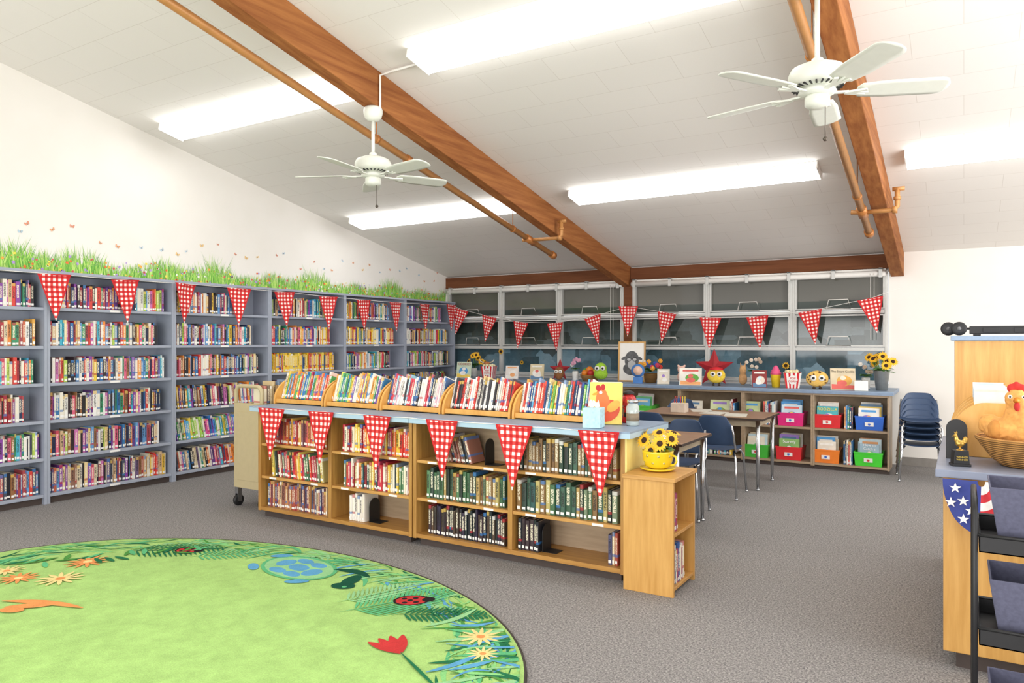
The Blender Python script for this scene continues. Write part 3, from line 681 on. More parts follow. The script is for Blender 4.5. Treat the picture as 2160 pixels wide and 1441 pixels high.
def leaf2(p0,p1,w,mi,bend=0,k=7):
    LZ[0]+=.000006; z=LZ[0]; p0=Vector(p0);p1=Vector(p1); d=p1-p0; pr=Vector((-d.y,d.x)).normalized()
    def P(u,v):
        c=p0+d*u+pr*(bend*math.sin(pi*u)); ww=w*math.sin(pi*(u*.94+.03))**.8*(v-.5)*2; q=c+pr*ww; x,y=clampR(q.x,q.y); return (x,y,z)
    g.grid(k,1,P,mi,sm=False)
def fern2(p0,p1,l,mi,nn=11,w=.012):
    p0=Vector(p0);p1=Vector(p1); d=p1-p0; D=d.normalized(); pr=Vector((-D.y,D.x)); leaf2(p0,p1,.007,mi)
    for i in range(nn):
        t=.12+.85*i/nn; c=p0+d*t; L=l*math.sin(pi*(.25+.72*t)); 
        for s in (-1,1): leaf2(c,c+(pr*s*L+D*L*.55),w,mi,k=4)
def el2(c,rx,ry,mi,rot=0):
    LZ[0]+=.000012; z=LZ[0]; vs=[]
    for k in range(24):
        a=2*pi*k/24; x,y=rx*math.cos(a),ry*math.sin(a); q=clampR(c[0]+x*math.cos(rot)-y*math.sin(rot),c[1]+x*math.sin(rot)+y*math.cos(rot)); vs.append((q[0],q[1],z))
    g.add([(c[0],c[1],z)]+vs,[(0,1+k,1+(k+1)%24) for k in range(24)],mi)
RM=[m_rug('#a9cf7c',.12),m_rug('#4a4540'),m_rug('#2a744e'),m_rug('#62b880'),m_rug('#8ccf84'),m_rug('#62a4ce'),m_rug('#e89a5c'),m_rug('#c43c3c'),m_rug('#1c5440'),m_rug('#ecd894'),m_rug('#98ce94'),m_rug('#2a2627'),m_rug('#98c672'),m_rug('#549648')]
G0,ED,DGn,MG,LG,BLU,ORG,RDD,XG,CRM,PG,BLK,SOFT,OLV=range(14)
for i in range(460):
    a=R.uniform(-.6,pi+.35); q=R.uniform(.83,.985); x,y=A_*q*math.cos(a),B_*q*math.sin(a)
    ta=math.atan2(B_*math.cos(a),-A_*math.sin(a))+R.uniform(-.6,.6)+(pi if R.random()<.4 else 0); l=R.uniform(.12,.28)
    leaf2((x,y),(x+l*math.cos(ta),y+l*math.sin(ta)),R.uniform(.007,.016),R.choice([MG,OLV,PG,LG,SOFT,LG,MG,BLU if a<1.2 else PG,SOFT,DGn]),R.uniform(-.04,.04),k=5)
fern2(toL((-5.0,2.95)),toL((-4.42,3.38)),.17,DGn,18,.008); fern2(toL((-4.5,3.1)),toL((-4.1,3.5)),.12,MG,14,.008)
def lady(c,r,rot):
    el2(c,r*1.3,r,BLK,rot); el2(c,r*1.12,r*.85,RDD,rot); el2((c[0]+r*1.2*math.cos(rot),c[1]+r*1.2*math.sin(rot)),r*.45,r*.5,BLK)
    for dx,dy in ((-.5,.4),(.3,.4),(-.5,-.4),(.3,-.4),(-.1,0)):
        el2((c[0]+r*(dx*math.cos(rot)-dy*math.sin(rot)),c[1]+r*(dx*math.sin(rot)+dy*math.cos(rot))),r*.2,r*.2,BLK)
lady(toL((-4.64,3.2)),.07,.4)
for i in range(34):
    x0=-4.3+i*.058; leaf2(toL((x0,3.35+R.uniform(-.08,.08))),toL((x0+R.uniform(.1,.28),3.62+R.uniform(-.06,.06))),.012,R.choice([MG,DGn,BLU,LG,PG]),.03)
c=toL((-3.67,3.33)); el2(c,.31,.2,MG,-.15); el2(c,.285,.175,PG,-.15)
for dx,dy,rx_,ry_ in ((0,0,.085,.055),(-.15,.03,.06,.07),(.15,-.03,.06,.07),(-.06,.115,.075,.04),(.08,.095,.07,.04),(-.08,-.105,.075,.04),(.06,-.115,.075,.04)): el2((c[0]+dx,c[1]+dy),rx_,ry_,BLU,-.15)
leaf2(toL((-3.45,3.42)),toL((-3.14,3.42)),.035,XG,.04); el2(toL((-3.2,3.32)),.1,.05,XG,-1.3); el2(toL((-3.17,3.22)),.075,.055,XG,.3); el2(toL((-3.15,3.21)),.015,.015,MG)
for dx,dy in ((-.27,-.14),(.2,-.2),(-.3,.12)): el2((c[0]+dx,c[1]+dy),.075,.035,BLU,.6 if dx*dy<0 else -.6)
fern2(toL((-2.88,2.9)),toL((-2.55,3.5)),.2,MG,22,.009); fern2(toL((-3.0,3.0)),toL((-2.8,3.5)),.12,PG,16,.009); lady(toL((-2.66,3.24)),.08,.7); fern2(toL((-2.62,3.02)),toL((-2.1,3.32)),.11,DGn,18,.009)
for i in range(90):
    a=R.uniform(-.5,.75); q=R.uniform(.76,.95); x,y=A_*q*math.cos(a),B_*q*math.sin(a)
    l=R.uniform(.2,.5); an=R.uniform(.1,1.4); leaf2((x,y),(x+l*math.cos(an),y+l*math.sin(an)),R.uniform(.009,.02),R.choice([DGn,BLU,MG,BLU,OLV,LG,PG]),R.uniform(-.06,.06))
def flower(c,r,mi,ci,k=12):
    for j in range(k):
        a=2*pi*j/k; leaf2(c,(c[0]+r*math.cos(a),c[1]+r*math.sin(a)),r*.1,mi,k=4)
    el2(c,r*.2,r*.2,ci)
flower(toL((-2.04,3.02)),.11,CRM,ORG); flower(toL((-1.92,2.86)),.08,CRM,ORG)
tp=toL((-2.25,2.66))
for a in (-.42,-.14,.14,.42): leaf2(tp,(tp[0]-.22*math.cos(a-.5),tp[1]+.22*math.sin(.5-a)),.028,RDD)
leaf2(toL((-2.26,2.67)),toL((-1.85,2.45)),.009,DGn)
flower(toL((-4.96,2.68)),.14,ORG,CRM); flower(toL((-4.75,2.4)),.14,CRM,ORG); flower(toL((-4.98,2.27)),.12,ORG,CRM); flower(toL((-5.2,2.3)),.11,CRM,ORG)
for i in range(22):
    p=toL((-5.4+i*.04,2.3+i*.045)); an=R.uniform(-.4,2.8); leaf2(p,(p[0]+.15*math.cos(an),p[1]+.15*math.sin(an)),.018,R.choice([DGn,OLV,MG]))
leaf2(toL((-4.62,2.02)),toL((-4.12,2.2)),.03,ORG,.03); leaf2(toL((-4.5,1.98)),toL((-4.3,2.16)),.04,ORG); el2(toL((-4.42,1.98)),.07,.04,ORG,.4)
mk('rug_surface',g,RM,u,fixn=False)
# ================================================================ BACK COUNTER
FY=9.1; BX0=-7.08; BX1=-.70
bw=(BX1-BX0)/8
for n in range(8):
    x1=BX1-bw*n; x0=x1-bw; u=E('cubby_unit',((x0+x1)/2,FY,0),label='tan laminate low cubby unit under the window counter',cat='bookcase',group='cubby units under the window counter')
    h=bw/2-.001
    for s in (-1,1):
        g=MB(); g.box(min(s*h,s*(h-.02)),0,.04,max(s*h,s*(h-.02)),.4,.88); mk('side_panel',g,W_TAN,u)
    g=MB(); g.box(-h+.02,.38,.04,h-.02,.4,.88); mk('back_panel',g,mat('#ab967c',.6),u)
    for z in (.075,.48):
        g=MB(); g.box(-h+.0205,.005,z-.025,h-.0205,.379,z); mk('shelf',g,W_TAN,u)
    g=MB(); g.box(-h+.02,.0,.855,h-.02,.02,.88); mk('rail',g,W_TAN,u)
    g=MB(); g.box(-h,.04,0,h,.06,.04); mk('kick_plate',g,M_KICK,u)
u=E('window_counter',(-3.9,FY,.88),label='long blue-grey laminate counter below the windows',cat='countertop')
g=MB(); g.box(-3.19,-.03,.03,3.24,.84,.04); mk('top_surface',g,M_TOP,u)
g=MB(); g.box(-3.19,-.03,.0,3.24,.84,.03); mk('edge_band',g,mat('#7f93ad',.4),u)
CZ=.9215
def bin_(x,z,h,lab,w=.30):
    u=E('storage_bin',(x,FY+.02,z),label=lab+' plastic storage bin of picture books in the cubby',cat='storage bin')
    m=mat(h,.35,var=.03); g=MB()
    a,c=w/2-.015,w/2
    def ringp(r0,d0,z_): return [(-r0,.0+ (c-d0),z_),(r0,(c-d0),z_),(r0,.3-(c-d0),z_),(-r0,.3-(c-d0),z_)]
    P=[ringp(a,a,0),ringp(c-.004,c-.004,.14),ringp(c,c,.14),ringp(c,c,.155),ringp(c-.008,c-.008,.155),ringp(a-.006,a-.006,.006)]
    vs=[p for q in P for p in q]; fs=[(3,2,1,0)]
    for i in range(5):
        for k in range(4): fs.append((i*4+k,i*4+(k+1)%4,(i+1)*4+(k+1)%4,(i+1)*4+k))
    fs.append((20,21,22,23)); g.add(vs,fs); mk('bin_body',g,m,u)
    g=MB(); o=g.box(-.045,-.003,0,.045,-.001,.045); g.xf(o,Matrix.Translation((0,.0065,.045))@Matrix.Rotation(.09,4,'X')); mk('label_card',g,M_WHITE,u)
    g=MB(); ell2(g,0,.068,.014,.014,.0005); mk('label_dot',g,mat(R.choice(['#d03a3a','#3a6ad0'])),u,fixn=False)
PBC=['#f0e0c0','#4a9ad8','#e0645a','#f4d05a','#6ab87a','#9a7ac8','#f0ece4','#5a80a4','#f0a868','#d0e8f0','#f0ece4','#e8dcc8']
def coverbook(x,y,z,w,h,col,rz=0,tilt=.12,title=None,tcol='#ffffff',art=None,lab=None,ts=None,grp='picture books in the cubbies',sty=None):
    u=E('picture_book',(x,y,z),(-tilt,0,rz),label=lab or 'illustrated picture book standing face out',cat='book',group=grp)
    g=MB(); g.box(-w/2,0,0,w/2,.003,h); g.box(-w/2,.009,0,w/2,.012,h); g.box(-w/2,0,0,-w/2+.002,.012,h); mk('book_cover',g,mat(col,.4,var=.12,scale=8),u)
    g=MB(); g.box(-w/2+.002,.003,.003,w/2-.003,.009,h-.003); mk('pages',g,M_PAGE,u)
    g=MB(); c2=art or R.choice(PBC)
    if sty!='none':
        ell2(g,R.uniform(-.1,.1)*w,h*.42,w*.3,h*.24,-.001,0); ell2(g,R.uniform(-.2,.2)*w,h*.3,w*.2,h*.14,-.0014,1); ell2(g,0,h*.55,w*.12,h*.1,-.0018,2)
        g.add([(-w*.45,-.0006,h*.03),(w*.45,-.0006,h*.03),(w*.45,-.0006,h*.2),(-w*.45,-.0006,h*.26)],[(0,1,2,3)],3)
        if not title: g.box(-w*.35,-.002,h*.8,w*.35,-.001,h*.9,1)
        mk('cover_art',g,[mat(c2,.4),mat(R.choice(PBC),.4),mat(R.choice(PBC),.4),mat(R.choice(PBC),.4)],u,fixn=False)
    if title: text(title,ts or w*.2,mat(tcol,.5),u,(0,-.003,h*.85))
    return u
def binfill(x,z,n=6,title=None,**k):
    for i in range(n):
        last=(i==0)
        coverbook(x+R.uniform(-.012,.012),FY+.05+i*.034,z+.008,R.uniform(.2,.235),R.uniform(.25,.3) if i else .24,R.choice(PBC) if not last else k.get('col','#6ab0d8'),0,.14,title if last else None,tcol=k.get('tcol','#ffffff'))
for x,z,h,l,t,k in ((-1.75,.4815,'#e0307f','bright pink',None,{'col':'#c8dce8'}),(-1.345,.4815,'#dc3036','red','RODZILLA',{'col':'#4ab0b8','tcol':'#f8e04a'}),(-.905,.4815,'#3068cc','blue',None,{'col':'#f0ece4'}),
   (-2.15,.0765,'#4ab840','green',None,{'col':'#e8e0d0'}),(-1.77,.0765,'#dc3036','red','Scaredy',{'col':'#8ab46a'}),(-1.36,.0765,'#f08430','orange',None,{'col':'#e8e0d0'}),(-.915,.0765,'#48d438','lime green','How to\nCatch a',{'col':'#9ab4c4'}),
   (-3.62,.4815,'#5ac84a','green',None,{}),(-4.02,.4815,'#3068cc','blue',None,{})):
    bin_(x,z,h,l); binfill(x,z,5,t,**k)
coverbook(-2.6,FY+.06,.4815,.24,.27,'#d8e0b0',0,.15,art='#8ab04a'); coverbook(-2.95,FY+.06,.4815,.26,.25,'#e8e0d0',0,.15); coverbook(-2.22,FY+.06,.4815,.22,.27,'#c8d8a0',0,.15,art='#5a9a4a'); coverbook(-3.02,FY+.06,.0765,.26,.27,'#d0d8e8',0,.15)
for x0,x1,z in ((-1.16,-1.08,.4815),(-1.17,-1.09,.0765),(-2.06,-1.93,.4815),(-2.46,-2.41,.4815),(-2.85,-2.45,.0765)):
    x=x0
    while x<x1:
        t=R.uniform(.01,.022); book((x+t/2,FY+.03,z),0,t,.2,R.uniform(.24,.29),R.choice(PBC+PAL_MIX),label='thin picture book on the cubby shelf',group='picture books on cubby shelves'); x+=t+.002
# ---- items on window counter
def plush(name,x,y,col,blobs,lab,rz=.25,eyes=None,vox=.011,z=CZ,cat='plush toy',fuzz=0):
    u=E(name,(x,y,z),(0,0,rz),label=lab,cat=cat)
    g=MB()
    for c,r in blobs: g.sph(c,*r)
    mk('body',g,mat(col,.95,var=.15,scale=50,bmp=.4),u,remesh=vox,fuzz=fuzz)
    if eyes:
        for e in eyes[0]:
            g=MB(); g.sph(e,eyes[1],eyes[1]*.5,eyes[1],n=12,m=8); mk('eye',g,M_WHITE,u)
            g=MB(); g.sph((e[0],e[1]-eyes[1]*.42,e[2]),eyes[1]*.45,eyes[1]*.3,eyes[1]*.45,n=10,m=8); mk('pupil',g,M_BLACK,u)
    return u
IY=9.35
def flowers(name,x,y,z,n,r,hgt,spread,m,lab,vase):
    u=E(name,(x,y,z),label=lab,cat='flower arrangement')
    leaves(u,(0,0,hgt*.6),16,spread*1.1,.025,up=.6)
    for i in range(n):
        a=2*pi*i/n+R.random(); q=spread*R.uniform(.4,1); zz_=hgt+R.uniform(-.05,.07)
        if m=='sun': sunflower(u,(q*math.cos(a),q*math.sin(a)*.7,zz_),(math.cos(a)*.5,-1,.5),r,(0,0,hgt*.5))
        else:
            g=MB(); c=(q*math.cos(a),q*math.sin(a)*.7,zz_)
            for k in range(7):
                b_=2*pi*k/7; g.sph((c[0]+r*.5*math.cos(b_),c[1],c[2]+r*.5*math.sin(b_)),r*.35,r*.25,r*.35,n=8,m=6)
            g.sph(c,r*.4,r*.4,r*.4,n=8,m=6); mk('blossom',g,R.choice(m),u)
    if vase=='bucket':
        g=MB(); g.lathe([(.06,0),(.085,.22),(.09,.225),(.08,.22),(.05,.1)],24); mk('bucket',g,mat('#a4a6a4',.4,.6),u)
    elif vase=='basket':
        g=MB(); g.lathe([(.07,0),(.1,.12),(.105,.125),(.09,.12),(.05,.05)],24); mk('basket',g,M_WICK,u)
    elif vase=='jar':
        g=MB(); g.lathe([(.04,0),(.045,.01),(.045,.13),(.035,.14)],18); mk('jar',g,mat('#e8e8e4',.2),u)
    return u
flowers('sunflower_arrangement',-6.62,9.62,CZ,6,.06,.28,.13,'sun','sunflowers with greenery in a white jar on the window counter','jar')
flowers('sunflower_arrangement',-.80,9.36,CZ,9,.06,.33,.15,'sun','sunflowers in a galvanised metal bucket on the window counter','bucket')
flowers('flower_arrangement',-4.72,9.4,CZ,7,.035,.26,.08,[mat('#f2ece4'),mat('#d8a0b8'),mat('#8a9ac8')],'white and lilac flowers in a jar on the window counter','jar')
flowers('flower_arrangement',-3.62,9.48,CZ,12,.04,.24,.16,[mat('#d83a2e'),mat('#f0a83a'),mat('#e8d8c8'),mat('#c83a5a'),mat('#3a5ab8')],'bright mixed flowers in a wicker basket on the counter','basket')
flowers('flower_arrangement',-2.26,9.5,CZ,7,.03,.28,.09,[mat('#f2ece4'),mat('#c8b09a'),mat('#e8d8c8')],'cream flower bunch beside the small red frame','jar')
flowers('flower_arrangement',-.98,9.52,CZ,6,.03,.24,.08,[mat('#f2ece4'),mat('#c8b09a'),mat('#b0b8c8')],'cream flower bunch beside the metal bucket','jar')
def sign(x,y,w,h,col,ttl,tcol,lab,ts=None,nm='sign_board',art=None,z=CZ):
    return coverbook(x,y,z,w,h,col,.25,.2,ttl,tcol,art,lab,ts,'picture books on the window counter')
sign(-6.55,9.22,.24,.25,'#c8d8c0','COOKIES','#a03020','cookie picture book with bold title on counter',.05)
sign(-5.76,IY,.2,.2,'#e8e0d8',None,'#222222','pale picture book propped on the window counter')
sign(-5.33,IY,.21,.23,'#d8c8a0',None,'#222222','tan picture book propped on the window counter',art='#f0ece4')
sign(-3.36,9.25,.16,.2,'#e0d8c8',None,'#222222','small pale book propped on the window counter')
sign(-2.98,9.2,.28,.22,'#f2ede2',None,'#222222','white picture book with green art on the counter',art='#5aa83a')
sign(-1.19,9.25,.27,.25,'#d8c8a8','The Smart Cookie','#3a2a1a','tan picture book with a round cookie on cover',.033,art='#e0a848')
sign(-2.12,9.2,.17,.21,'#8a1f1f',None,'#ffffff','small red picture frame on the window counter',art='#e8d8c8')
u=E('card_sign',(-.99,9.17,CZ),(0,0,.15),label='small white folded card sign on the counter',cat='sign')
g=MB(); g.prism([(0,0),(.03,.11),(.06,0),(.056,0),(.03,.102),(.004,0)],'x',-.07,.07); mk('card',g,M_WHITE,u)
def popcorn(x,y,lab):
    u=E('popcorn_box',(x,y,CZ),(0,0,.25),label=lab,cat='popcorn box')
    g=MB(); n=8
    for f in range(4):
        for k in range(n):
            a0=-1+2*k/n;a1=-1+2*(k+1)/n
            P=[(a0*.075,-.075,0),(a1*.075,-.075,0),(a1*.1,-.1,.19-.012*((k+1)%2)),(a0*.1,-.1,.19-.012*(k%2))]
            o=g.add(P,[(0,1,2,3)],k%2); g.xf(o,Matrix.Rotation(f*pi/2,4,'Z'))
    g.box(-.075,-.075,0,.075,.075,.003,1); mk('carton',g,[M_RED,M_WHITE],u,fixn=False)
    g=MB()
    for k in range(40): g.sph((R.uniform(-.075,.075),R.uniform(-.075,.075),.17+R.uniform(0,.035)),R.uniform(.014,.022),n=7,m=5)
    mk('popcorn',g,mat('#f6eac0',.8),u)
    g=MB(); o=len(g.v); ell2(g,0,0,.055,.055,0); g.xf(o,Matrix.Translation((0,-.0915,.1))@Matrix.Rotation(.131,4,'X')); mk('label_badge',g,M_WHITE,u,fixn=False)
    text('POP\nCORN',.035,M_RED,u,(0,-.0935,.1),(pi/2+.131,0,0))
popcorn(-6.13,9.3,'red and white striped popcorn carton on the window counter'); popcorn(-1.76,9.3,'red and white striped popcorn carton beside the pink shake')
def star(x,y,r,lab):
    u=E('star_ornament',(x,y,CZ),(-.1,0,.2),label=lab,cat='star ornament'); g=MB()
    pts=[]
    for k in range(10):
        rr=r if k%2==0 else r*.42; a=pi/2+2*pi*k/10; pts.append((rr*math.cos(a),0.0,r*.81+rr*math.sin(a)))
    vs=pts+[(0,-.05*r/.2,r*.81),(0,.03,r*.81)]
    fs=[(k,(k+1)%10,10) for k in range(10)]+[((k+1)%10,k,11) for k in range(10)]; g.add(vs,fs); mk('star_body',g,mat('#b02a32',.5,.1),u)
star(-5.08,9.6,.17,'red metal barn star leaning on the window'); star(-2.80,9.62,.26,'large red metal barn star leaning on the window')
u=E('framed_portrait',(-3.93,9.55,CZ),(-.1,0,.2),label='tan framed black and white cow portrait on the counter',cat='picture')
g=MB(); w,h=.38,.56
g.box(-w/2,-.01,0,w/2,.01,.02); g.box(-w/2,-.01,h-.02,w/2,.01,h); g.box(-w/2,-.01,.02,-w/2+.02,.01,h-.02); g.box(w/2-.02,-.01,.02,w/2,.01,h-.02); mk('frame',g,W_LIGHT,u)
g=MB(); g.box(-w/2+.02,0,.02,w/2-.02,.006,h-.02); mk('mat_board',g,M_WHITE,u)
g=MB(); ell2(g,0,.30,.1,.13,-.001,0); ell2(g,0,.18,.12,.09,-.0013,0); ell2(g,0,.24,.055,.07,-.0016,1); ell2(g,-.1,.33,.05,.02,-.0018,0,rot=.4); ell2(g,.1,.33,.05,.02,-.002,0,rot=-.4); ell2(g,-.04,.31,.033,.028,-.0022,2); ell2(g,.04,.31,.033,.028,-.0024,2); ell2(g,-.04,.31,.026,.021,-.0026,1); ell2(g,.04,.31,.026,.021,-.0028,1)
mk('portrait',g,[mat('#5a5a5c',.6,var=.5,scale=14),mat('#b8b8b8',.6),M_BLACK],u,fixn=False)
def legs(u,col,s=1):
    for x in (-.035*s,.035*s):
        g=MB(); g.tube([(x,0,.05*s),(x,0,.005)],.008*s,6); g.sph((x,-.015*s,.012*s),.02*s,.03*s,.012*s,n=10,m=6); mk('foot',g,mat(col,.7),u)
u=plush('plush_toy',-4.93,9.3,'#8a5a34',[((0,0,.11),(.075,.06,.09)),((0,-.02,.05),(.05,.05,.045))],'brown seed-shaped plush toy with big eyes',eyes=([(-.03,-.055,.13),(.03,-.055,.13)],.027))
u=plush('plush_toy',-4.27,9.28,'#9cc83a',[((0,0,.19),(.085,.07,.08)),((0,0,.11),(.1,.08,.08))],'green round plush toy with big eyes beside basket',eyes=([(-.04,-.07,.19),(.04,-.07,.19)],.034))
u=E('fruit_basket',(-4.5,9.42,CZ),label='wicker basket heaped with toy fruit on the window counter',cat='basket')
g=MB(); g.lathe([(.1,0),(.14,.08),(.145,.09),(.125,.085),(.06,.03)],28); mk('basket',g,M_WICK,u)
for i,(c,r_,h_) in enumerate((((-.06,-.04,.11),.05,'#e8892a'),((.04,-.06,.11),.05,'#c8322a'),((.08,.03,.12),.05,'#e8c83a'),((-.02,.03,.15),.055,'#e8892a'),((-.09,.04,.13),.045,'#6aa83a'))):
    g=MB(); g.sph(c,r_); mk('fruit',g,mat(h_,.4),u)
u=plush('plush_toy',-2.66,9.24,'#f2d048',[((0,0,.13),(.115,.06,.1))],'yellow oval plush toy with striped band and big eyes',eyes=([(-.04,-.055,.15),(.04,-.055,.15)],.033)); legs(u,'#3a2a1a')
g=MB(); g.lathe([(.09,.2),(.075,.225),(.02,.238)],20); mk('red_cap',g,M_RED,u)
u=plush('plush_toy',-1.47,9.24,'#e6bc64',[((0,0,.12),(.13,.045,.1))],'round tan cookie-shaped plush toy with big eyes',eyes=([(-.045,-.04,.13),(.045,-.04,.13)],.036)); legs(u,'#3a2a1a')
g=MB(); 
for i in range(12): a=R.uniform(0,2*pi); q=R.uniform(.06,.095); g.sph((q*1.2*math.cos(a),-.036,.12+q*math.sin(a)),.01,.01,.009,n=8,m=6)
mk('chips',g,mat('#5a3218'),u)
u=plush('plush_toy',-6.28,9.5,'#b8784a',[((0,0,.1),(.07,.08,.08)),((0,-.06,.2),(.05,.05,.055)),((-.06,-.05,.24),(.03,.01,.012)),((.06,-.05,.24),(.03,.01,.012))],'shaggy brown highland cow plush toy')
g=MB(); g.tube([(-.05,-.06,.23),(-.1,-.06,.25),(-.12,-.06,.29)],.01,6,rs=[.012,.009,.003]); g.tube([(.05,-.06,.23),(.1,-.06,.25),(.12,-.06,.29)],.01,6,rs=[.012,.009,.003]); mk('horns',g,mat('#e8dcc0'),u)
u=plush('plush_toy',-3.17,9.42,'#f0c8b8',[((0,0,.09),(.06,.06,.075)),((0,-.03,.19),(.055,.05,.05)),((-.04,-.02,.24),(.02,.01,.025)),((.04,-.02,.24),(.02,.01,.025))],'small pale pink pig plush toy')
g=MB(); g.lathe([(.02,-.09),(.022,-.07)],12,0,(0,0,.185),'y'); mk('snout',g,mat('#e8a09a'),u)
u=plush('plush_toy',-2.36,9.36,'#c89a6a',[((0,0,.09),(.055,.05,.08)),((0,-.02,.2),(.045,.04,.065)),((-.03,0,.27),(.012,.01,.03)),((.03,0,.27),(.012,.01,.03))],'tan horse plush toy on the window counter')
u=E('badge_ornament',(-3.7,9.22,CZ),(0,0,.25),label='round blue badge ornament with pink centre on stand',cat='ornament')
g=MB(); g.lathe([(.09,-.01),(.09,.01)],28,0,(0,0,.17),'y'); g.box(-.06,-.02,0,.06,.02,.085); mk('badge',g,mat('#4a80c4'),u)
g=MB(); g.lathe([(.06,-.014),(.06,-.01)],24,0,(0,0,.17),'y'); mk('badge_center',g,mat('#f0c8b0'),u)
u=E('toy_milkshake',(-1.95,9.3,CZ),label='yellow cup with pink swirled topping on the counter',cat='toy')
g=MB(); g.lathe([(.045,0),(.06,.15),(.062,.155),(.05,.155)],20); mk('cup',g,M_YEL,u)
g=MB(); g.lathe([(.06,.155),(.066,.175),(.05,.19),(.052,.205),(.035,.225),(.033,.24),(.012,.265)],20); mk('topping',g,mat('#e85a8a'),u)
for i,(x,z,r) in enumerate(((-6.29,1.32,.05),(-6.6,1.15,.035),(-5.9,1.15,.035),(-2.85,1.2,.045),(-1.95,1.17,.05),(-2.5,1.06,.04),(-1.65,1.05,.04),(-5.6,1.02,.05))):
    u=E('flower_sticker',(x,YB-.065,z),(pi/2,0,0),label='yellow sunflower cut-out stuck on the window',cat='window sticker')
    g=MB()
    for k in range(12):
        o=g.add([(0,-r*.16,0),(r*.6,-r*.2,0),(r,0,0),(r*.6,r*.2,0),(0,r*.16,0)],[(0,1,2,3,4)]); g.xf(o,Matrix.Rotation(2*pi*k/12,4,'Z'))
    mk('petals',g,M_PET,u,fixn=False); g=MB(); g.lathe([(r*.35,.0),(r*.3,.004)],14); mk('flower_center',g,M_SEED,u)
# ================================================================ TABLES & CHAIRS
def table(cx,cy,w,d,rz,lab):
    u=E('school_table',(cx,cy,0),(0,0,rz),label=lab,cat='table')
    g=MB(); g.box(-w/2,-d/2,.695,w/2,d/2,.72); mk('tabletop',g,W_TABLE,u,bevel=.006)
    g=MB(); g.box(-w/2-.003,-d/2-.003,.698,w/2+.003,-d/2,.717); g.box(-w/2-.003,d/2,.698,w/2+.003,d/2+.003,.717); g.box(-w/2-.003,-d/2,.698,-w/2,d/2,.717); g.box(w/2,-d/2,.698,w/2+.003,d/2,.717); mk('edge_band',g,mat('#3a2c24'),u)
    g=MB(); g.box(-w/2+.07,-d/2+.06,.63,w/2-.07,d/2-.06,.695); mk('apron',g,mat('#b8aa90',.5),u)
    for sx in (-1,1):
        for sy_ in (-1,1):
            x,y=sx*(w/2-.06),sy_*(d/2-.06); g=MB(); g.tube([(x,y,.69),(x,y,.3),(x,y,.01)],.02,12,rs=[.022,.02,.013]); g.lathe([(.02,0),(.022,.012),(.014,.02)],12,0,(x,y,0)); mk('leg',g,M_CHROME,u)
    return u
table(-2.33,7.80,1.30,.76,0,'walnut-top school table with chrome legs near the cubbies')
table(-2.42,5.67,1.28,.76,0,'walnut-top school table with chrome legs behind the low bookcases')
def chair():
    u=E('school_chair',(0,0,0),label='navy plastic school chair with chrome legs',cat='chair',group='navy school chairs')
    def seat(a,c):
        x=(a-.5)*2;y=(c-.5)*2; w=.205-.012*(y<-.0)*abs(y)
        r=1-.10*(abs(x)**4*abs(y)**4)*2
        return (x*w*r,y*.2*r,.445+.022*abs(x)**2.5-.03*max(-y-.6,0)+.012*y*y)
    g=MB(); g.grid(12,12,seat); mk('seat',g,M_NAVY,u,solid=.007,sub=1)
    def back(a,c):
        x=(a-.5)*2; w=.19-.03*c**2; r=1-.18*max(c-.75,0)*4*abs(x)**6 ; 
        top=.29-.05*abs(x)**5*(1 if c>.5 else 0)
        z=.50+c*top; return (x*w*r,.20+.07*c-.045*x*x+.01*math.sin(c*pi),z)
    g=MB(); g.grid(12,10,back); mk('backrest',g,M_NAVY,u,solid=.007,sub=1)
    for s in (-1,1):
        g=MB(); g.tube([(s*.15,-.1,.43),(s*.165,-.17,.42),(s*.185,-.20,.38),(s*.21,-.235,.02)],.011,10); g.lathe([(.014,0),(.014,.02)],10,0,(s*.211,-.236,0)); mk('leg',g,M_CHROME,u)
        g=MB(); g.tube([(s*.15,.05,.43),(s*.165,.12,.42),(s*.185,.15,.38),(s*.21,.235,.02)],.011,10); g.lathe([(.014,0),(.014,.02)],10,0,(s*.211,.236,0)); mk('leg',g,M_CHROME,u)
        g=MB(); g.tube([(s*.165,-.08,.435),(s*.18,.1,.44),(s*.188,.175,.47),(s*.182,.225,.6),(s*.17,.245,.70)],.010,10); mk('back_support',g,M_CHROME,u)
    return u
ch=chair(); ch.location=(-2.02,7.12,0); ch.rotation_euler=(0,0,pi+.05)
dup(ch,(-2.62,7.10,0),(0,0,pi-.08)); dup(ch,(-2.08,6.12,0),(0,0,.1)); dup(ch,(-2.68,6.12,0),(0,0,-.06)); dup(ch,(-2.9,8.42,0),(0,0,.05))
for i in range(5):
    c=dup(ch,(-.40,9.0+.022*i,.062*i),(0,0,.12)); c.scale=(1,.95,.84); c['label']='navy plastic school chair in a stack beside the counter'; c['group']='stacked navy school chairs'
for x,y,r in ((-2.0,7.65,.2),(-2.25,7.75,-.1),(-2.45,7.95,.4)):
    g=MB(); g.box(-.11,-.14,0,.11,.14,.006); mk('booklet',g,mat('#d8d4c8'),loc=(x,y,.7205),rot=(0,0,r),label='pale booklet lying on the school table',cat='booklet')
u=E('supply_caddy',(-2.6,7.66,.7205),label='pale pencil caddy on the school table',cat='pencil caddy')
g=MB(); g.box(-.08,-.06,0,.08,.06,.1); mk('caddy_body',g,mat('#d8c8b8'),u,bevel=.005)
for i in range(6):
    g=MB(); x=-.06+i*.024; g.tube([(x,0,.1),(x+R.uniform(-.01,.01),R.uniform(-.02,.02),.17)],.004,6); mk('pencil',g,mat(R.choice(['#e8c83a','#d83a3a','#3a6ad8'])),u)
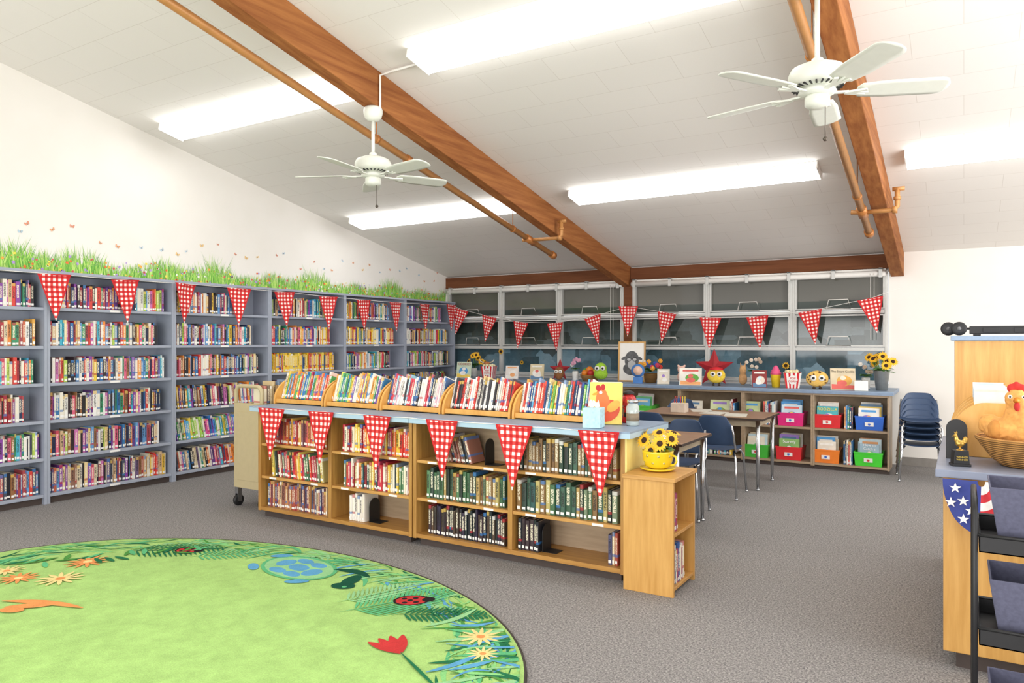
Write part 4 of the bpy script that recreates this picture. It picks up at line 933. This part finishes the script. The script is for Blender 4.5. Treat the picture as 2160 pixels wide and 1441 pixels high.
for x,y,r in ((-2.05,5.55,.3),(-2.3,5.85,-.2)):
    g=MB(); g.box(-.12,-.16,0,.12,.16,.004); mk('paper_sheet',g,M_WHITE,loc=(x,y,.7205),rot=(0,0,r),label='white paper sheets lying on the school table',cat='paper')
# ================================================================ RIGHT: CABINET, DESK
u=E('tall_cabinet',(.95,5.6,0),label='light oak cabinet with blue-grey top behind the desk',cat='cabinet')
g=MB(); g.box(-1.0,-.25,.06,1.0,.25,1.485); mk('body',g,W_LIGHT,u,bevel=.003)
g=MB(); g.box(-1.02,-.27,1.485,1.02,.27,1.515); mk('top_panel',g,M_TOP,u,bevel=.003)
g=MB(); g.box(-.98,-.2,0,.98,.25,.06); mk('kick_plate',g,M_KICK,u)
u=E('folded_dolly',(.55,5.45,1.516),label='black folded equipment dolly with small wheels on the cabinet top',cat='dolly')
g=MB(); g.box(-.52,-.045,.012,1.0,.045,.06); 
for i in range(9): g.box(-.45+i*.16,-.05,.02,-.36+i*.16,-.045,.05)
g.box(-.5,-.05,.0,-.46,.05,.012); g.box(.9,-.05,.0,.94,.05,.012); mk('dolly_bar',g,M_BLACK,u,bevel=.004)
for x,y in ((-.575,-.035),(-.635,.035)):
    g=MB(); g.lathe([(.015,-.013),(.038,-.014),(.043,-.009),(.043,.009),(.038,.014),(.015,.013)],24,0,(x,y,.045),'y'); mk('wheel',g,M_BLACK,u)
    g=MB(); g.lathe([(.012,-.018),(.014,.018)],12,0,(x,y,.045),'y'); mk('hub',g,mat('#6a6a6c',.4),u)
g=MB(); g.box(-.63,-.01,.038,-.51,.01,.052); mk('axle_arm',g,M_BLACK,u)
u=E('circulation_desk',(.95,3.86,0),label='oak circulation desk with grey-blue laminate top',cat='desk')
g=MB(); g.box(-1.03,0,.08,1.05,1.3,.87); mk('body',g,W_LIGHT,u,bevel=.004)
g=MB(); g.box(-.98,.05,0,1.0,1.25,.08); mk('kick_plate',g,M_KICK,u)
g=MB(); g.box(-1.06,-.04,.87,1.08,1.34,.905); mk('desktop',g,mat('#8a92a6',.4,var=.04),u,bevel=.003)
DZ=.9055
u=E('flag_bunting',(.065,3.79,.868),label='stars and stripes fabric swag hanging from the desk edge',cat='bunting')
def SW(a,c):
    an=pi+pi*a; r=.1+.9*c; return (.145*r*math.cos(an),-.012-.008*math.sin(a*30)*c,.005+.235*r*math.sin(an))
Ml=[mat('#3a468e',.8),mat('#f0ece8',.8),mat('#cc303a',.8)]
g=MB(); g.grid(60,12,SW,mif=lambda i,j:0 if (i<29) else (2 if (j//2)%2 else 1)); mk('fabric',g,Ml,u,fixn=False)
for a,c in ((.07,.7),(.16,.95),(.22,.6),(.32,.9),(.36,.62)):
    g=MB(); c=c*.93; p=SW(a,c); q=.024; vs=[(p[0],p[1]-.014,p[2])]+[(p[0]+(q if k%2==0 else q*.4)*math.cos(pi/2+2*pi*k/10),p[1]-.014,p[2]+(q if k%2==0 else q*.4)*math.sin(pi/2+2*pi*k/10)) for k in range(10)]
    g.add(vs,[(0,1+k,1+(k+1)%10) for k in range(10)]); mk('star',g,Ml[1],u,fixn=False)
# desk rack
u=E('pamphlet_rack',(-.075,4.75,DZ),(0,0,-pi/2),label='light wood desktop rack with curved dividers holding pamphlets',cat='pamphlet rack')
prof=[(0,0)]+[(.17-.17*math.cos(t),.02+.25*math.sin(t)) for t in [pi/2*i/12 for i in range(13)]]+[(.32,.27),(.32,0)]
for i in range(5):
    g=MB(); x=.42-i*.2; g.prism(prof,'x',x-.009,x+.009); mk('divider',g,W_RACK,u,bevel=.003)
g=MB(); g.box(-.37,.02,.0,.41,.3,.02); mk('base',g,W_RACK,u)
g=MB(); g.box(-.37,.3,.02,.41,.315,.25); mk('back_rest',g,W_RACK,u)
for i in range(4):
    for k in range(5):
        w_=.075; g=MB(); g.box(-w_,0,0,w_,.005,.29+R.uniform(0,.02)+.004*k); mk('pamphlet',g,mat(R.choice(['#cfe0ec','#e4ecf0','#a8c4dc','#e8e4d8'])),loc=(.12,4.36+i*.2+k*.022,DZ+.022),rot=(-.12,0,R.uniform(-.03,.03)),label='pale blue pamphlet standing in the wooden rack',cat='pamphlet',group='pamphlets in the desk rack')
# trophy
u=E('trophy',(-.015,3.98,DZ),(0,0,.3),label='gold rooster trophy on a black base reading WINNER WINNER',cat='trophy')
u.scale=(.85,.85,.82)
g=MB(); g.box(-.045,-.036,0,.045,.036,.014); g.prism([(-.039,.014),(.039,.014),(.034,.088),(-.034,.088)],'y',-.03,.03); mk('trophy_base',g,M_BLACK,u,bevel=.002)
MG_=mat('#c8a050',.3,.8)
g=MB(); g.sph((0,0,.125),.024,.018,.02); g.sph((-.018,0,.148),.012,.011,.022); g.sph((-.022,0,.17),.011,.01,.011); g.sph((.026,0,.145),.014,.008,.022); g.tube([(0,0,.11),(0,0,.085)],.006,8); g.lathe([(.022,.085),(.022,.09),(.01,.094)],14)
mk('rooster_figure',g,MG_,u,remesh=.004)
g=MB(); g.add([(-.025,.0,.178),(-.03,0,.192),(-.02,0,.186),(-.018,0,.196),(-.012,0,.184)],[(0,1,2,3,4)]); g.add([(-.032,0,.17),(-.044,0,.166),(-.032,0,.164)],[(0,1,2)]); mk('comb',g,MG_,u,solid=.003,fixn=False)
text('WINNER\nWINNER',.014,mat('#e0c060',.4,.5),u,(0,-.0335,.045))
u=E('bookend',(-.03,4.2,DZ),(0,0,0),label='black rounded metal bookend standing on the desk',cat='bookend')
g=MB(); g.prism([(-.045,0),(.045,0),(.045,.15)]+[(.045*math.cos(t),.15+.045*math.sin(t)) for t in [pi*i/10 for i in range(1,10)]]+[(-.045,.15)],'y',0,.006); g.box(-.045,.006,0,.045,.09,.003); mk('bookend_plate',g,M_BLACK,u)
u=E('wicker_basket',(.26,4.12,DZ),label='round shallow wicker basket on the desk',cat='basket')
g=MB(); g.lathe([(.11,0),(.15,.03),(.195,.09),(.21,.115),(.215,.127),(.2,.125),(.18,.09),(.13,.04),(.05,.02)],40)
g.tube([(.207*math.cos(2*pi*k/32),.207*math.sin(2*pi*k/32),.125) for k in range(33)],.011,8); mk('basket_body',g,M_WICK,u)
hx0=-.04
u=plush('chicken_plush',.235,4.10,'#e2a45a',[((.02,0,.11),(.12,.1,.08)),((-.07,-.01,.13),(.09,.08,.06)),((hx0+.02,-.02,.19),(.06,.058,.09)),((hx0+.01,-.03,.275),(.046,.046,.048)),((-.13,.02,.15),(.05,.045,.05))],'fluffy golden chicken plush toy sitting in the wicker basket',rz=.0,vox=.006,z=DZ+.035,fuzz=.012,eyes=([(hx0-.016,-.07,.288),(hx0+.036,-.07,.288)],.009))
g=MB()
for dx,dz in ((-.02,0),(.002,.012),(.024,0)): g.sph((hx0+.008+dx,-.03,.325+dz),.017,.012,.022,n=10,m=8)
mk('comb',g,mat('#c8302a',.8),u,remesh=.005)
g=MB(); g.sph((hx0+.01,-.078,.245),.012,.01,.022,n=10,m=8); mk('wattle',g,mat('#c8302a',.8),u)
g=MB(); g.lathe([(.001,-.105),(.016,-.07)],12,0,(hx0+.01,0,.272),'y'); mk('beak',g,mat('#e08a2a',.5),u)
for s in (-1,1):
    g=MB(); g.sph((s*.1-.01,-.04,.13),.035,.055,.05); mk('wing',g,mat('#d09048',.95,bmp=.4),u,remesh=.008,fuzz=.012)
# black cart with bins
u=E('utility_cart',(.22,2.98,0),(0,0,0),label='black metal three-tier rolling cart holding fabric bins',cat='utility cart')
cw,cd=.19,.17
for x in (-cw,cw):
    g=MB(); g.tube([(x,-cd,.08),(x,-cd,.93),(x,-cd+.03,.96),(x,cd-.03,.96),(x,cd,.93),(x,cd,.08)],.009,8); mk('side_rail',g,M_BLACK,u)
for z in (.12,.50,.80):
    g=MB(); a,c,t=cw-.012,cd,.003
    g.box(-a,-c,z,a,c,z+.004); g.box(-a,-c,z,a,-c+t,z+.055); g.box(-a,c-t,z,a,c,z+.055); g.box(-a,-c,z,-a+t,c,z+.055); g.box(a-t,-c,z,a,c,z+.055)
    g.tube([(-a,-c,z+.055),(a,-c,z+.055),(a,c,z+.055),(-a,c,z+.055),(-a,-c,z+.055)],.006,6); mk('tray',g,M_BLACK,u)
for x in (-cw,cw):
    for y in (-cd,cd):
        g=MB(); g.lathe([(.015,-.01),(.03,-.01),(.03,.01),(.015,.01)],16,0,(x,y,.03),'x'); g.box(x-.014,y-.012,.03,x+.014,y+.012,.08); mk('caster',g,M_BLACK,u)
MF=mat('#5e5f74',.9,var=.12,scale=80,bmp=.2)
for z in (.126,.506,.806):
    v=E('fabric_bin',(.22,2.98,z),label='grey-blue fabric storage bin on the black rolling cart',cat='storage bin',group='fabric bins on the rolling cart')
    g=MB(); pts=[(.12,.10,0),(.15,.13,.2),(.145,.125,.2),(.115,.095,.006)]
    vs=[p for (a,c,z_) in pts for p in ((-a,-c,z_),(a,-c,z_),(a,c,z_),(-a,c,z_))]; fs=[(3,2,1,0),(12,13,14,15)]
    for i in range(3):
        for k in range(4): fs.append((i*4+k,i*4+(k+1)%4,(i+1)*4+(k+1)%4,(i+1)*4+k))
    g.add(vs,fs); mk('bin_body',g,MF,v,bevel=.004)
# ================================================================ FINISH BOOKS
BL.sort(key=lambda q:-q[0])
for i,(s_,pos,rz,t,d,h,col,tilt,lean,label,group) in enumerate(BL):
    if i<298:
        o=bpy.data.objects.new('book',BM); COL.objects.link(o); o.location=pos; o.rotation_euler=(-tilt,lean,rz); o.scale=(t,d,h); o.color=hx(col)
        setp(o,label,'book',group)
    else:
        M=Matrix.Translation(pos)@Matrix.Rotation(rz,4,'Z')@Matrix.Rotation(lean,4,'Y')@Matrix.Rotation(-tilt,4,'X'); stuffbook(M,t,d,h,col)
me=bpy.data.meshes.new('books'); me.from_pydata(SV,[],SF)
for m in (M_BKS,M_PAGE,M_LAB): me.materials.append(m)
me.polygons.foreach_set('material_index',SM)
ca=me.color_attributes.new('col','FLOAT_COLOR','CORNER'); ca.data.foreach_set('color',[v for c in SC for v in c])
uv=me.uv_layers.new(name='uv'); uv.data.foreach_set('uv',[v for c in SU for v in c])
mkme('books',me,kind='stuff',label='rows of library books with white spine labels on shelves',cat='books',group='books filling the bookcases')
# ================================================================ LIGHT, WORLD, CAMERA
def area(loc,direc,sx,sy,p):
    l=bpy.data.lights.new('fill_lamp','AREA'); l.shape='RECTANGLE'; l.size=sx; l.size_y=sy; l.energy=p; l.color=(1,.985,.965)
    o=bpy.data.objects.new('fill_lamp',l); COL.objects.link(o); o.location=loc; o.rotation_euler=Vector(direc).to_track_quat('-Z','Y').to_euler(); return o
area((-2.0,-1.6,1.3),(-.1,.92,.36),6,1.6,170)
area((4.0,4.6,1.2),(-.75,.4,.5),4,1.6,240)
w=bpy.data.worlds.new('World'); scene.world=w; w.use_nodes=True
bg=w.node_tree.nodes['Background']; bg.inputs[0].default_value=(1,.99,.97,1); bg.inputs[1].default_value=1.25
cam=bpy.data.cameras.new('Camera'); co=bpy.data.objects.new('Camera',cam); COL.objects.link(co)
co.location=(0,0,1.48); co.rotation_euler=(pi/2,0,math.radians(31.6)); cam.lens=25.82; cam.sensor_width=36; cam.clip_end=100; cam.clip_start=.05
scene.camera=co
scene.view_settings.view_transform='Standard'; scene.view_settings.exposure=.27; scene.view_settings.look='None'
